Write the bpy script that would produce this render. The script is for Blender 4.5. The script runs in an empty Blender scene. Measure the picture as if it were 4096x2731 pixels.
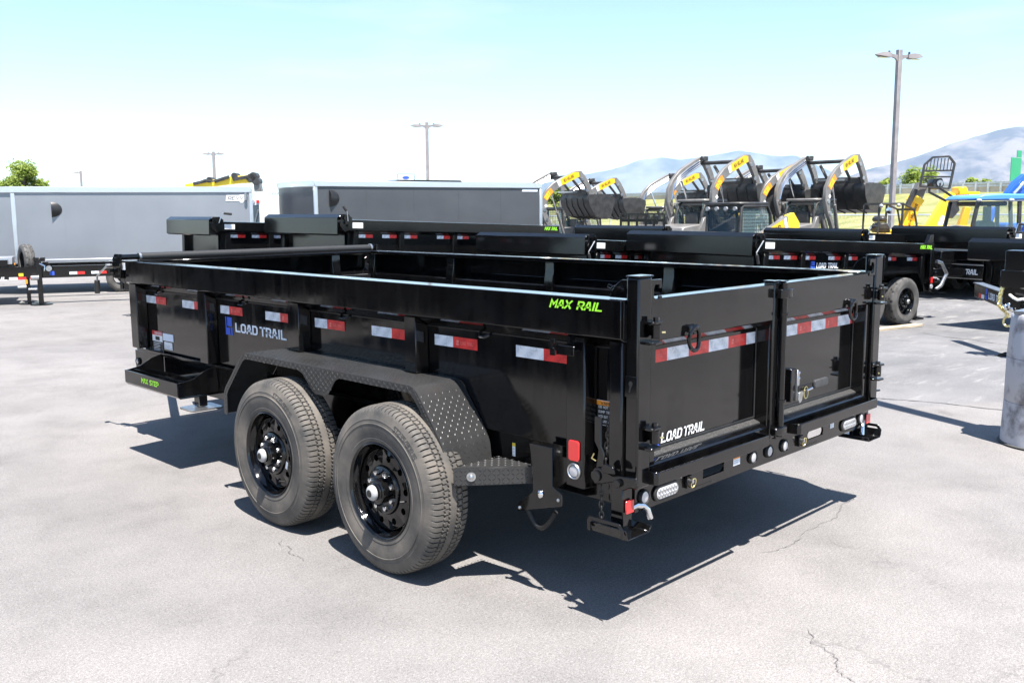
import bpy, bmesh, math, random
from mathutils import Vector, Matrix
random.seed(7)
S = bpy.context.scene
COL = S.collection
R = math.radians
# ------------------------------------------------------------------ camera
CAM = Vector((-2.7505, -2.1452, 1.6248)); YAW, PITCH, ROLL, FPX = .7889, -.1399, -.0068, 3739.89
_f = Vector((math.sin(YAW)*math.cos(PITCH), math.cos(YAW)*math.cos(PITCH), math.sin(PITCH)))
_r = Vector((math.cos(YAW), -math.sin(YAW), 0)); _u = _r.cross(_f)
CR = _r*math.cos(ROLL) + _u*math.sin(ROLL); CU = _u*math.cos(ROLL) - _r*math.sin(ROLL); CF = _f
cd = bpy.data.cameras.new('camera'); cam = bpy.data.objects.new('camera', cd); COL.objects.link(cam)
cd.sensor_width = 36; cd.lens = 36*FPX/4096; cd.clip_start = .05; cd.clip_end = 60000
cam.matrix_world = Matrix(((CR.x, CU.x, -CF.x, CAM.x), (CR.y, CU.y, -CF.y, CAM.y), (CR.z, CU.z, -CF.z, CAM.z), (0, 0, 0, 1)))
S.camera = cam
# ------------------------------------------------------------------ sky, sun, exposure
SUN_DIR = Vector((-.15, -.37, 1)).normalized()          # towards the sun
wd = bpy.data.worlds.new('World'); S.world = wd; wd.use_nodes = True
nt = wd.node_tree; bg = nt.nodes['Background']
sky = nt.nodes.new('ShaderNodeTexSky'); sky.sky_type = 'NISHITA'; sky.sun_disc = False
sky.sun_elevation = math.asin(SUN_DIR.z); sky.sun_rotation = math.atan2(SUN_DIR.x, SUN_DIR.y)
sky.altitude = 1400; sky.air_density = 1.0; sky.dust_density = .35; sky.ozone_density = 1.0
wt = nt.nodes.new('ShaderNodeTexCoord'); wm_ = nt.nodes.new('ShaderNodeMapping'); wm_.inputs['Scale'].default_value = (2.2, 2.2, 15); wn = nt.nodes.new('ShaderNodeTexNoise'); wn.inputs['Scale'].default_value = 1.6; wn.inputs['Detail'].default_value = 7
wr = nt.nodes.new('ShaderNodeValToRGB'); wr.color_ramp.elements[0].position = .56; wr.color_ramp.elements[1].position = .78; wr.color_ramp.elements[1].color = (.4, .4, .4, 1); wx = nt.nodes.new('ShaderNodeMix'); wx.data_type = 'RGBA'; wx.inputs['B'].default_value = (4.6, 4.7, 4.8, 1)   # faint wisps of high cloud
nt.links.new(wt.outputs['Generated'], wm_.inputs[0]); nt.links.new(wm_.outputs[0], wn.inputs['Vector']); nt.links.new(wn.outputs['Fac'], wr.inputs[0]); nt.links.new(wr.outputs[0], wx.inputs['Factor']); nt.links.new(sky.outputs[0], wx.inputs['A'])
nt.links.new(wx.outputs['Result'], bg.inputs[0]); bg.inputs[1].default_value = .095
sl = bpy.data.lights.new('sun', 'SUN'); sl.energy = 5.0; sl.angle = R(.53); sl.color = (1, .955, .9)
sun = bpy.data.objects.new('sun', sl); COL.objects.link(sun)
sun.rotation_euler = (-SUN_DIR).to_track_quat('-Z', 'Y').to_euler(); sun.location = (0, 0, 30)
S.view_settings.view_transform = 'Standard'; S.view_settings.look = 'None'
S.view_settings.exposure = 1.5; S.view_settings.gamma = 1; S.view_settings.use_curve_mapping = False
S.render.engine = 'CYCLES'

# ------------------------------------------------------------------ pixel helpers (photo pixels, 4096 x 2731)
def ray(u, v): return CF + CR*((u-2048)/FPX) - CU*((v-1365.5)/FPX)
def at(u, v, d): return CAM + ray(u, v)*d                # point at forward depth d
def gz(x, y):                                            # the lot falls gently away beyond the trailer
    s = (x+y)*.7071; t = min(max((s-4.9)/6.5, 0), 1)
    return -.28*t*t*(3-2*t)
def onground(u, v):
    d = ray(u, v); t = CAM.z/-d.z
    for _ in range(12):
        p = CAM + d*t; t = (gz(p.x, p.y)-CAM.z)/d.z
    return CAM + d*t

# ------------------------------------------------------------------ mesh helpers
class MB:
    def __init__(s, M=None): s.v = []; s.f = []; s.M = M
    def add(s, vs, fs):
        b = len(s.v)
        for p in vs:
            p = Vector(p); s.v.append(tuple(s.M @ p) if s.M else tuple(p))
        s.f += [tuple(i+b for i in f) for f in fs]; return s
    def box(s, x0, x1, y0, y1, z0, z1):
        return s.add([(x0,y0,z0),(x1,y0,z0),(x1,y1,z0),(x0,y1,z0),(x0,y0,z1),(x1,y0,z1),(x1,y1,z1),(x0,y1,z1)],
            [(0,3,2,1),(4,5,6,7),(0,1,5,4),(1,2,6,5),(2,3,7,6),(3,0,4,7)])
    def prism(s, pts, ax, a0, a1):                       # closed polygon extruded along ax; pts in the two other axes, in order
        n = len(pts)
        def mk(p, a): return {'x': (a, p[0], p[1]), 'y': (p[0], a, p[1]), 'z': (p[0], p[1], a)}[ax]
        vs = [mk(p, a0) for p in pts]+[mk(p, a1) for p in pts]
        return s.add(vs, [tuple(range(n-1, -1, -1)), tuple(range(n, 2*n))]+[(i, (i+1) % n, n+(i+1) % n, n+i) for i in range(n)])
    def strip(s, pts, t, ax, a0, a1):                    # bent sheet of thickness t along an open profile
        P = [Vector(p) for p in pts]; n = len(P); off = []
        for i in range(n):
            d0 = (P[i]-P[i-1]).normalized() if i else (P[1]-P[0]).normalized()
            d1 = (P[i+1]-P[i]).normalized() if i < n-1 else d0
            nn = Vector((-d0.y-d1.y, d0.x+d1.x)); nn.normalize(); c = max(nn.dot(Vector((-d0.y, d0.x))), .35)
            off.append(P[i]+nn*(t/c))
        def mk(p, a): return {'x': (a, p[0], p[1]), 'y': (p[0], a, p[1]), 'z': (p[0], p[1], a)}[ax]
        vs = [mk(p, a) for a in (a0, a1) for p in P]+[mk(p, a) for a in (a0, a1) for p in off]
        fs = []
        for i in range(n-1):
            fs += [(i, i+1, n+i+1, n+i), (2*n+i, 3*n+i, 3*n+i+1, 2*n+i+1), (i, 2*n+i, 2*n+i+1, i+1), (n+i, n+i+1, 3*n+i+1, 3*n+i)]
        fs += [(0, n, 3*n, 2*n), (n-1, 3*n-1, 4*n-1, 2*n-1)]
        return s.add(vs, fs)
    def tube(s, path, r, n=8, caps=True, closed=False):
        P = [Vector(p) for p in path]; m = len(P); rs = r if isinstance(r, (list, tuple)) else [r]*m
        vs = []; fs = []; up = None
        for i, p in enumerate(P):
            if closed: d = (P[(i+1) % m]-P[i-1]).normalized()
            else: d = (P[min(i+1, m-1)]-P[max(i-1, 0)]).normalized()
            if up is None: up = d.orthogonal().normalized()
            up = (up-d*up.dot(d)); up = up.normalized() if up.length > 1e-6 else d.orthogonal().normalized()
            w = d.cross(up)
            for k in range(n):
                a = 2*math.pi*(k+.5)/n; vs.append(p+(up*math.cos(a)+w*math.sin(a))*rs[i])
        for i in range(m if closed else m-1):
            j = (i+1) % m
            for k in range(n): fs.append((i*n+k, i*n+(k+1) % n, j*n+(k+1) % n, j*n+k))
        if caps and not closed: fs += [tuple(range(n-1, -1, -1)), tuple((m-1)*n+k for k in range(n))]
        return s.add(vs, fs)
    def cyl(s, a, b, r, n=16, r2=None): return s.tube([a, b], [r, r if r2 is None else r2], n)
    def bar(s, a, b, w, h, up=(0, 0, 1)):                # rectangular bar from a to b
        a = Vector(a); b = Vector(b); d = (b-a).normalized(); sd = d.cross(Vector(up))
        sd = sd.normalized() if sd.length > 1e-5 else d.orthogonal().normalized(); u = sd.cross(d)
        vs = [e+sd*(w/2*i)+u*(h/2*j) for e in (a, b) for i, j in ((-1, -1), (1, -1), (1, 1), (-1, 1))]
        return s.add(vs, [(0,3,2,1),(4,5,6,7),(0,1,5,4),(1,2,6,5),(2,3,7,6),(3,0,4,7)])
    def lathe(s, prof, o, ax, n=32, closed=False):       # prof: (along axis, radius)
        o = Vector(o); ax = Vector(ax).normalized(); e = ax.orthogonal().normalized(); w = ax.cross(e); m = len(prof); vs = []; fs = []
        for k in range(n):
            a = 2*math.pi*k/n; q = e*math.cos(a)+w*math.sin(a)
            vs += [o+ax*p[0]+q*p[1] for p in prof]
        for k in range(n):
            j = (k+1) % n
            for i in range(m if closed else m-1): fs.append((k*m+i, k*m+(i+1) % m, j*m+(i+1) % m, j*m+i))
        return s.add(vs, fs)
    def sphere(s, c, r, n=12, sc=(1, 1, 1)):
        c = Vector(c); m = n//2; vs = [c+Vector((0, 0, r*sc[2])), c-Vector((0, 0, r*sc[2]))]; fs = []
        for i in range(1, m):
            t = math.pi*i/m
            for k in range(n):
                a = 2*math.pi*k/n; vs.append(c+Vector((r*math.sin(t)*math.cos(a)*sc[0], r*math.sin(t)*math.sin(a)*sc[1], r*math.cos(t)*sc[2])))
        for k in range(n):
            fs += [(0, 2+k, 2+(k+1) % n), (1, 2+(m-2)*n+(k+1) % n, 2+(m-2)*n+k)]
            for i in range(m-2): fs.append((2+i*n+k, 2+(i+1)*n+k, 2+(i+1)*n+(k+1) % n, 2+i*n+(k+1) % n))
        return s.add(vs, fs)
    def mesh(s, name, sm=35):
        me = bpy.data.meshes.new(name); me.from_pydata(s.v, [], s.f); bm = bmesh.new(); bm.from_mesh(me)
        bmesh.ops.recalc_face_normals(bm, faces=bm.faces)
        if sm:
            for f in bm.faces: f.smooth = True
            lim = R(sm)
            for e in bm.edges:
                if len(e.link_faces) != 2 or e.calc_face_angle(0) > lim: e.smooth = False
        bm.to_mesh(me); bm.free(); return me
    def build(s, name, mat, parent=None, bev=0, sm=35, label=None, seg=1):
        me = s.mesh(name, sm); me.materials.append(mat); o = bpy.data.objects.new(name, me); COL.objects.link(o)
        if parent: o.parent = parent
        if label: o['label'] = label
        if bev:
            b = o.modifiers.new('bevel', 'BEVEL'); b.width = bev; b.segments = seg; b.limit_method = 'ANGLE'; b.angle_limit = R(40); b.harden_normals = False
        return o
def empty(name, loc=(0, 0, 0), rz=0, label=None, cat=None, group=None):
    o = bpy.data.objects.new(name, None); COL.objects.link(o); o.location = loc; o.rotation_euler = (0, 0, rz); o.empty_display_size = .2
    return tag(o, label, cat, group)
def tag(o, label=None, cat=None, group=None, kind=None):
    for k, v in (('label', label), ('category', cat), ('group', group), ('kind', kind)):
        if v: o[k] = v
    return o
def inst(src, parent=None, M=None, name=None):           # one more object sharing src's mesh
    o = src.copy(); COL.objects.link(o)
    if name: o.name = name
    o.parent = parent
    if M is not None: o.matrix_local = M
    return o
def copy_tree(o, parent=None):
    n = o.copy(); COL.objects.link(n); n.parent = parent
    for ch in list(o.children): copy_tree(ch, n)
    return n

# ------------------------------------------------------------------ lettering: stroke font drawn as flat ribbons
GLY = {'A':[[(-.1,0),(1.4,6),(2.6,6),(4.1,0)],[(.5,1.9),(3.5,1.9)]],'B':[[(0,0),(0,6),(3.2,6),(4,5.2),(4,3.8),(3.2,3),(0,3)],[(3.2,3),(4,2.2),(4,.8),(3.2,0),(0,0)]],
'C':[[(4,6),(.8,6),(0,5.2),(0,.8),(.8,0),(4,0)]],'D':[[(0,6),(2.8,6),(4,4.8),(4,1.2),(2.8,0),(0,0)],[(0,0),(0,6)]],'E':[[(4,6),(0,6),(0,0),(4,0)],[(0,3),(3.4,3)]],
'F':[[(4,6),(0,6),(0,0)],[(0,3),(3.4,3)]],'G':[[(4,6),(.8,6),(0,5.2),(0,.8),(.8,0),(4,0),(4,3),(2.2,3)]],'H':[[(0,0),(0,6)],[(4,0),(4,6)],[(0,3),(4,3)]],'I':[[(2,0),(2,6)]],
'K':[[(0,0),(0,6)],[(4,6),(.6,3),(4,0)]],'L':[[(0,6),(0,0),(3.8,0)]],'M':[[(0,0),(0,6),(2.2,2.4),(4.4,6),(4.4,0)]],'N':[[(0,0),(0,6),(4,0),(4,6)]],
'O':[[(.9,0),(0,.9),(0,5.1),(.9,6),(3.1,6),(4,5.1),(4,.9),(3.1,0),(.9,0)]],'P':[[(0,0),(0,6),(3.2,6),(4,5.2),(4,3.2),(3.2,2.4),(0,2.4)]],'R':[[(0,0),(0,6),(3.2,6),(4,5.2),(4,3.4),(3.2,2.6),(0,2.6)],[(2.1,2.6),(4,0)]],
'S':[[(4,6),(.8,6),(0,5.2),(0,3.8),(.8,3),(3.2,3),(4,2.2),(4,.8),(3.2,0),(0,0)]],'T':[[(-.2,6),(4.2,6)],[(2,6),(2,0)]],'U':[[(0,6),(0,.8),(.8,0),(3.2,0),(4,.8),(4,6)]],'V':[[(0,6),(2,0),(4,6)]],
'W':[[(0,6),(1.1,0),(2.4,4),(3.7,0),(4.8,6)]],'X':[[(0,0),(4,6)],[(0,6),(4,0)]],'Y':[[(0,6),(2,3),(4,6)],[(2,3),(2,0)]],'!':[[(1,6),(1,2)],[(1,.9),(1,0)]],
'0':[[(.8,0),(0,.8),(0,5.2),(.8,6),(3.2,6),(4,5.2),(4,.8),(3.2,0),(.8,0)]],'1':[[(1,5),(2,6),(2,0)]],'2':[[(0,6),(3.2,6),(4,5.2),(4,3.6),(0,.6),(0,0),(4,0)]],'3':[[(0,6),(4,6),(4,0),(0,0)],[(.8,3),(4,3)]],
'4':[[(0,6),(0,2.6),(4,2.6)],[(4,6),(4,0)]],'5':[[(4,6),(0,6),(0,3.4),(3.2,3.4),(4,2.6),(4,.8),(3.2,0),(0,0)]],'6':[[(4,6),(0,6),(0,0),(4,0),(4,3),(0,3)]],'7':[[(0,6),(4,6),(1.4,0)]],
'8':[[(0,0),(0,6),(4,6),(4,0),(0,0)],[(0,3),(4,3)]],'9':[[(4,3),(0,3),(0,6),(4,6),(4,0),(0,0)]],'/':[[(0,0),(3,6)]],'-':[[(.5,3),(3.5,3)]],
'd':[[(0,6),(2.9,6),(4,4.9),(4,1.1),(2.9,0),(1.6,0)],[(0,0),(0,4.6)]],'r':[[(0,6),(3.2,6),(4,5.2),(4,3.4),(3.2,2.6),(0,2.6),(0,0)],[(2.1,2.6),(4,0)]]}
GW = {'I':.9,'M':4.4,'W':4.8,'!':2,'L':3.8,' ':2.2,'/':3,'1':2.4}
def text(mb, txt, o, xd, yd, h, sw=1.0, slant=0, wx=1, gap=1.7, width=None):
    o = Vector(o); xd = Vector(xd).normalized(); yd = Vector(yd).normalized(); k = h/(6+sw)
    tot = sum(GW.get(c, 4)*wx+gap for c in txt)-gap
    kx = k if width is None else width/(tot+sw)
    x = sw/2
    for ch in txt:
        w = GW.get(ch, 4)
        for pl in GLY.get(ch, []):
            sh = -1.55 if ch == 'I' else 0
            P = [Vector(((x+(p[0]+sh)*wx), p[1]+sw/2)) for p in pl]; n = len(P); cl = P[0] == P[-1] and n > 3
            if cl: P = P[:-1]; n -= 1
            Lf = []; Rt = []
            for i in range(n):
                d0 = (P[i]-P[i-1]) if (i or cl) else (P[1]-P[0]); d1 = (P[(i+1) % n]-P[i]) if (i < n-1 or cl) else d0
                d0 = d0.normalized(); d1 = d1.normalized(); nn = Vector((-d0.y-d1.y, d0.x+d1.x)); nn.normalize()
                c = max(nn.dot(Vector((-d0.y, d0.x))), .45); e = Vector((0, 0))
                if not cl and i == 0: e = -d1*sw/2
                if not cl and i == n-1: e = d0*sw/2
                Lf.append(P[i]+e+nn*(sw/2/c)); Rt.append(P[i]+e-nn*(sw/2/c))
            vs = [o+xd*((q.x+q.y*slant)*kx)+yd*(q.y*k) for q in Lf+Rt]
            mb.add(vs, [(i, (i+1) % n, n+(i+1) % n, n+i) for i in range(n if cl else n-1)])
        x += w*wx+gap
    return mb
def emblem(mb, o, xd, yd, h):                            # the two interlocking blocks of the mark
    o = Vector(o); xd = Vector(xd).normalized(); yd = Vector(yd).normalized()
    for poly in ([(0,0),(.52,0),(.52,.40),(.12,.40),(.12,1),(0,1)], [(.2,.5),(.72,.5),(.72,1),(.2,1)], [(.6,0),(.76,0),(.76,.42),(.6,.42)]):
        mb.add([o+xd*(p[0]*h)+yd*(p[1]*h) for p in poly], [tuple(range(len(poly)))])
    return mb

# ------------------------------------------------------------------ materials
def mat(name, col, rough=.5, metal=0, spec=.5, coat=0, ior=None):
    m = bpy.data.materials.new(name); m.use_nodes = True; b = m.node_tree.nodes['Principled BSDF']
    b.inputs['Base Color'].default_value = (*col, 1); b.inputs['Roughness'].default_value = rough; b.inputs['Metallic'].default_value = metal
    b.inputs['Specular IOR Level'].default_value = spec; b.inputs['Coat Weight'].default_value = coat; b.inputs['Coat Roughness'].default_value = .05
    if ior: b.inputs['IOR'].default_value = ior
    return m
def N(m, t, **kw):
    n = m.node_tree.nodes.new(t)
    for k, v in kw.items():
        if k in n.inputs: n.inputs[k].default_value = v
        else: setattr(n, k, v)
    return n
def LK(m, a, b): m.node_tree.links.new(a, b)
def PB(m): return m.node_tree.nodes['Principled BSDF']
def mottle(m, c1, c2, scale=6, detail=6, lo=.35, hi=.65, co='Object', vec=None, rough=None, dist=0):
    tc = N(m, 'ShaderNodeTexCoord'); nz = N(m, 'ShaderNodeTexNoise', Scale=scale, Detail=detail, Roughness=.6, Distortion=dist)
    src = tc.outputs[co]
    if vec:
        mp = N(m, 'ShaderNodeMapping'); mp.inputs['Scale'].default_value = vec; LK(m, src, mp.inputs[0]); src = mp.outputs[0]
    LK(m, src, nz.inputs['Vector'])
    rp = N(m, 'ShaderNodeValToRGB'); rp.color_ramp.elements[0].position = lo; rp.color_ramp.elements[1].position = hi
    rp.color_ramp.elements[0].color = (*c1, 1); rp.color_ramp.elements[1].color = (*c2, 1)
    LK(m, nz.outputs['Fac'], rp.inputs[0]); LK(m, rp.outputs[0], PB(m).inputs['Base Color'])
    if rough:
        mr = N(m, 'ShaderNodeMapRange'); mr.inputs['To Min'].default_value = rough[0]; mr.inputs['To Max'].default_value = rough[1]
        mr.inputs['From Min'].default_value = lo; mr.inputs['From Max'].default_value = hi
        LK(m, nz.outputs['Fac'], mr.inputs['Value']); LK(m, mr.outputs[0], PB(m).inputs['Roughness'])
    return m
def bump(m, scale, strength, dist=.002, detail=3, co='Object'):
    tc = N(m, 'ShaderNodeTexCoord'); nz = N(m, 'ShaderNodeTexNoise', Scale=scale, Detail=detail); LK(m, tc.outputs[co], nz.inputs['Vector'])
    b = N(m, 'ShaderNodeBump', Strength=strength, Distance=dist); LK(m, nz.outputs['Fac'], b.inputs['Height']); LK(m, b.outputs[0], PB(m).inputs['Normal'])
    return m
M = {}
M['black'] = mat('black_powder_coat', (.004, .004, .005), .07, 0, .56)
mottle(M['black'], (.002, .002, .0025), (.006, .0057, .0054), 1, 8, .36, .74, vec=(16, 16, 1.6), rough=(.045, .15)); bump(M['black'], 9, .03, .004, 4)
M['blackdull'] = mottle(mat('black_satin', (.012, .012, .013), .42, 0, .5), (.008, .008, .009), (.02, .019, .018), 9, 6)
M['blackfar'] = mottle(mat('black_trailer_paint', (.004, .004, .005), .14, 0, .5), (.0025, .0025, .003), (.005, .005, .005), 3, 6)
M['inner'] = mottle(mat('bed_inner_paint', (.012, .012, .014), .36, 0, .5), (.005, .005, .006), (.012, .0115, .011), 7, 8)
M['grit'] = mottle(mat('grit_ledge', (.05, .048, .045), .6, 0, .5), (.008, .008, .008), (.09, .087, .083), 210, 3, .42, .68)
M['plate'] = mottle(mat('tread_plate_black', (.02, .02, .02), .34, 0, .5), (.024, .024, .024), (.032, .0315, .031), 3, 4, rough=(.24, .32))
M['rubber'] = mat('tyre_rubber', (.035, .033, .031), .72, 0, .35)
mottle(M['rubber'], (.052, .05, .047), (.155, .136, .115), 5.5, 10, .34, .7, rough=(.6, .85)); bump(M['rubber'], 60, .25, .002)
M['rubberdark'] = mottle(mat('clean_rubber', (.02, .02, .02), .6, 0, .4), (.016, .016, .016), (.035, .034, .032), 8, 5)
M['rubberfar'] = mottle(mat('tyre_rubber_grey', (.07, .068, .065), .75, 0, .3), (.06, .058, .055), (.11, .105, .1), 6, 6)
M['chrome'] = mat('zinc_chrome', (.72, .73, .74), .18, 1)
M['zinc'] = mottle(mat('dull_zinc', (.5, .5, .5), .36, 1), (.42, .42, .42), (.62, .62, .61), 30, 4)
M['yzinc'] = mat('yellow_zinc', (.72, .62, .3), .35, 1)
M['white'] = mat('white_vinyl', (.8, .8, .8), .4)
M['silver'] = mat('silver_vinyl', (.74, .79, .86), .45)
M['blue'] = mat('blue_vinyl', (.035, .1, .55), .4)
M['green'] = mat('lime_vinyl', (.32, .78, .03), .45)
M['yellow'] = mat('machine_yellow', (.85, .5, .015), .4)
M['yellow2'] = mat('bright_yellow', (.85, .6, .03), .4)
M['orange'] = mat('orange_vinyl', (.8, .28, .02), .5)
M['redv'] = mat('red_vinyl', (.6, .03, .02), .5)
M['blackv'] = mat('black_vinyl', (.01, .01, .01), .5)
M['lampred'] = mat('red_reflector', (.62, .02, .02), .2, 0, .6, .6)
def tape(name, c1, c2):
    m = mat(name, c1, .35, 0, .5, .3); tc = N(m, 'ShaderNodeTexCoord'); br = N(m, 'ShaderNodeTexVoronoi', Scale=90); LK(m, tc.outputs['Object'], br.inputs['Vector'])
    wv = N(m, 'ShaderNodeTexWave', Scale=7, Distortion=.3); wv.bands_direction = 'DIAGONAL'; LK(m, tc.outputs['Object'], wv.inputs['Vector'])
    mx = N(m, 'ShaderNodeMix', data_type='RGBA'); mx.inputs['A'].default_value = (*c1, 1); mx.inputs['B'].default_value = (*c2, 1)
    ma = N(m, 'ShaderNodeMath', operation='MULTIPLY'); LK(m, br.outputs['Distance'], ma.inputs[0]); LK(m, wv.outputs['Fac'], ma.inputs[1])
    m2 = N(m, 'ShaderNodeMath', operation='MULTIPLY'); m2.inputs[1].default_value = 1.6; LK(m, ma.outputs[0], m2.inputs[0])
    LK(m, m2.outputs[0], mx.inputs['Factor']); LK(m, mx.outputs['Result'], PB(m).inputs['Base Color']); return m
M['tapew'] = tape('white_retroreflective', (.76, .78, .83), (.5, .54, .6))
M['taper'] = tape('red_retroreflective', (.72, .03, .025), (.5, .015, .015))
M['taperl'] = mat('tape_print_red', (.75, .2, .17), .4); M['tapewl'] = mat('tape_print_white', (.75, .76, .78), .4)
M['lens'] = mat('clear_lamp_lens', (.5, .5, .52), .12, .3, .6, .6)
M['glass'] = mat('tinted_glass', (.03, .05, .06), .03, 0, .6); PB(M['glass']).inputs['Alpha'].default_value = .55
# ------------------------------------------------------------------ ground
def asphalt():
    m = mat('worn_asphalt', (.2, .2, .2), .85, 0, .3); nt_ = m.node_tree
    tc = N(m, 'ShaderNodeTexCoord'); P = tc.outputs['Object']
    def noise(sc, det, rough=.6, dist=0, vec=None):
        n = N(m, 'ShaderNodeTexNoise', Scale=sc, Detail=det, Roughness=rough, Distortion=dist); src = P
        if vec:
            mp = N(m, 'ShaderNodeMapping'); mp.inputs['Rotation'].default_value = (0, 0, R(-46)); mp.inputs['Scale'].default_value = vec; LK(m, P, mp.inputs[0]); src = mp.outputs[0]
        LK(m, src, n.inputs['Vector']); return n.outputs['Fac']
    def ramp(f, stops):
        r = N(m, 'ShaderNodeValToRGB'); e = r.color_ramp.elements
        while len(e) < len(stops): e.new(.5)
        for k, (p, c) in zip(e, stops): k.position = p; k.color = (*c, 1) if isinstance(c, tuple) else (c, c, c, 1)
        LK(m, f, r.inputs[0]); return r.outputs[0]
    def mixc(t, fac, a, b):
        x = N(m, 'ShaderNodeMix', data_type='RGBA', blend_type=t)
        if isinstance(fac, float): x.inputs['Factor'].default_value = fac
        else: LK(m, fac, x.inputs['Factor'])
        for s_, v in (('A', a), ('B', b)):
            if isinstance(v, tuple): x.inputs[s_].default_value = (*v, 1)
            else: LK(m, v, x.inputs[s_])
        return x.outputs['Result']
    base = ramp(noise(.35, 5, .55), [(.3, (.225, .213, .205)), (.55, (.262, .246, .235)), (.75, (.29, .27, .255))])
    # finer, bluer binder beyond the seam, towards the parked stock
    sx = N(m, 'ShaderNodeSeparateXYZ'); LK(m, P, sx.inputs[0])
    def lin(a, b, c0):
        q1 = N(m, 'ShaderNodeMath', operation='MULTIPLY'); q1.inputs[1].default_value = a; LK(m, sx.outputs[0], q1.inputs[0])
        q2 = N(m, 'ShaderNodeMath', operation='MULTIPLY_ADD'); q2.inputs[1].default_value = b; LK(m, sx.outputs[1], q2.inputs[0]); LK(m, q1.outputs[0], q2.inputs[2])
        q3 = N(m, 'ShaderNodeMath', operation='ADD'); q3.inputs[1].default_value = c0; LK(m, q2.outputs[0], q3.inputs[0]); return q3.outputs[0]
    wob = N(m, 'ShaderNodeMath', operation='MULTIPLY_ADD'); wob.inputs[1].default_value = .5; LK(m, noise(.8, 3), wob.inputs[0]); LK(m, lin(.56, .83, -3.62), wob.inputs[2])
    far = ramp(wob.outputs[0], [(.0, 0.0), (.12, 1.0)])
    far = mixc('MULTIPLY', 1.0, far, ramp(lin(.16, -.05, -.1), [(.0, 0.0), (1.0, 1.0)]))
    base = mixc('MIX', far, base, ramp(noise(.5, 6, .6, 0, (1, 3.2, 1)), [(.35, (.18, .178, .18)), (.62, (.23, .225, .224))]))
    # pale worn streaks in the far strip
    st = ramp(noise(1.3, 7, .7, .4, (1, 4.5, 1)), [(.56, 0.0), (.66, 1.0)])
    st = mixc('MULTIPLY', 1.0, st, far); base = mixc('MIX', mixc('MULTIPLY', 1.0, st, (.7, .7, .7)), base, (.36, .345, .325))
    # patches of dust and old stains
    base = mixc('MULTIPLY', 1.0, base, ramp(noise(1.6, 7, .65), [(.3, .8), (.5, 1.0), (.7, 1.13)]))
    base = mixc('MULTIPLY', 1.0, base, ramp(noise(.16, 4, .5), [(.35, .88), (.65, 1.08)]))
    base = mixc('MULTIPLY', 1.0, base, ramp(noise(2.6, 5, .6, .3), [(.0, 1.0), (.66, 1.0), (.74, .8)]))
    ag = noise(95, 3, .75); base = mixc('MULTIPLY', 1.0, base, ramp(ag, [(.3, .66), (.48, 1.0), (.6, 1.12), (.72, 1.6)]))
    ag3 = noise(34, 4, .7); base = mixc('MULTIPLY', 1.0, base, ramp(ag3, [(.32, .93), (.5, 1.0), (.68, 1.07)]))
    ag2 = noise(220, 2, .6); base = mixc('MULTIPLY', 1.0, base, ramp(ag2, [(.35, .74), (.5, 1.0), (.66, 1.3)]))
    # hairline cracks where the surface has aged
    vo = N(m, 'ShaderNodeTexVoronoi', feature='DISTANCE_TO_EDGE', Scale=.3); dn = N(m, 'ShaderNodeTexNoise', Scale=2.2, Detail=6, Roughness=.65); LK(m, P, dn.inputs['Vector'])
    vm = N(m, 'ShaderNodeVectorMath', operation='MULTIPLY_ADD'); vm.inputs[1].default_value = (.75, .75, .75); LK(m, dn.outputs['Color'], vm.inputs[0]); LK(m, P, vm.inputs[2]); LK(m, vm.outputs[0], vo.inputs['Vector'])
    ck = ramp(vo.outputs['Distance'], [(.0, 1.0), (.0045, 0.0)])
    ck = mixc('MULTIPLY', 1.0, ck, ramp(noise(.5, 4), [(.55, 0.0), (.62, 1.0)]))
    base = mixc('MIX', mixc('MULTIPLY', 1.0, ck, (.5, .5, .5)), base, (.09, .085, .08))
    base = mixc('MULTIPLY', 1.0, base, (.735, .737, .745)); LK(m, base, PB(m).inputs['Base Color'])
    b1 = N(m, 'ShaderNodeBump', Strength=.35, Distance=.005); LK(m, ag, b1.inputs['Height'])
    b2 = N(m, 'ShaderNodeBump', Strength=.35, Distance=.003); LK(m, ag2, b2.inputs['Height']); LK(m, b1.outputs[0], b2.inputs['Normal'])
    LK(m, b2.outputs[0], PB(m).inputs['Normal']); return m
M['asphalt'] = asphalt()
def grid_ground():
    cs = [-400, -150, -60]+[-30+2*i for i in range(15)]+[i*.75 for i in range(0, 34)]+[27, 30, 34, 40, 50, 60, 75, 95, 120, 160, 250, 400]
    n = len(cs); mb = MB()
    ang = R(45); vs = []
    for a in cs:
        for b in cs: x, y = a*math.cos(ang)-b*math.sin(ang)*1.0, a*math.sin(ang)+b*math.cos(ang); vs.append((x, y, gz(x, y)))
    mb.add(vs, [(i*n+j, (i+1)*n+j, (i+1)*n+j+1, i*n+j+1) for i in range(n-1) for j in range(n-1)])
    return mb
g = grid_ground().build('asphalt_lot', M['asphalt'], sm=60); tag(g, 'worn grey asphalt of the sales lot', kind='structure')

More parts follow.
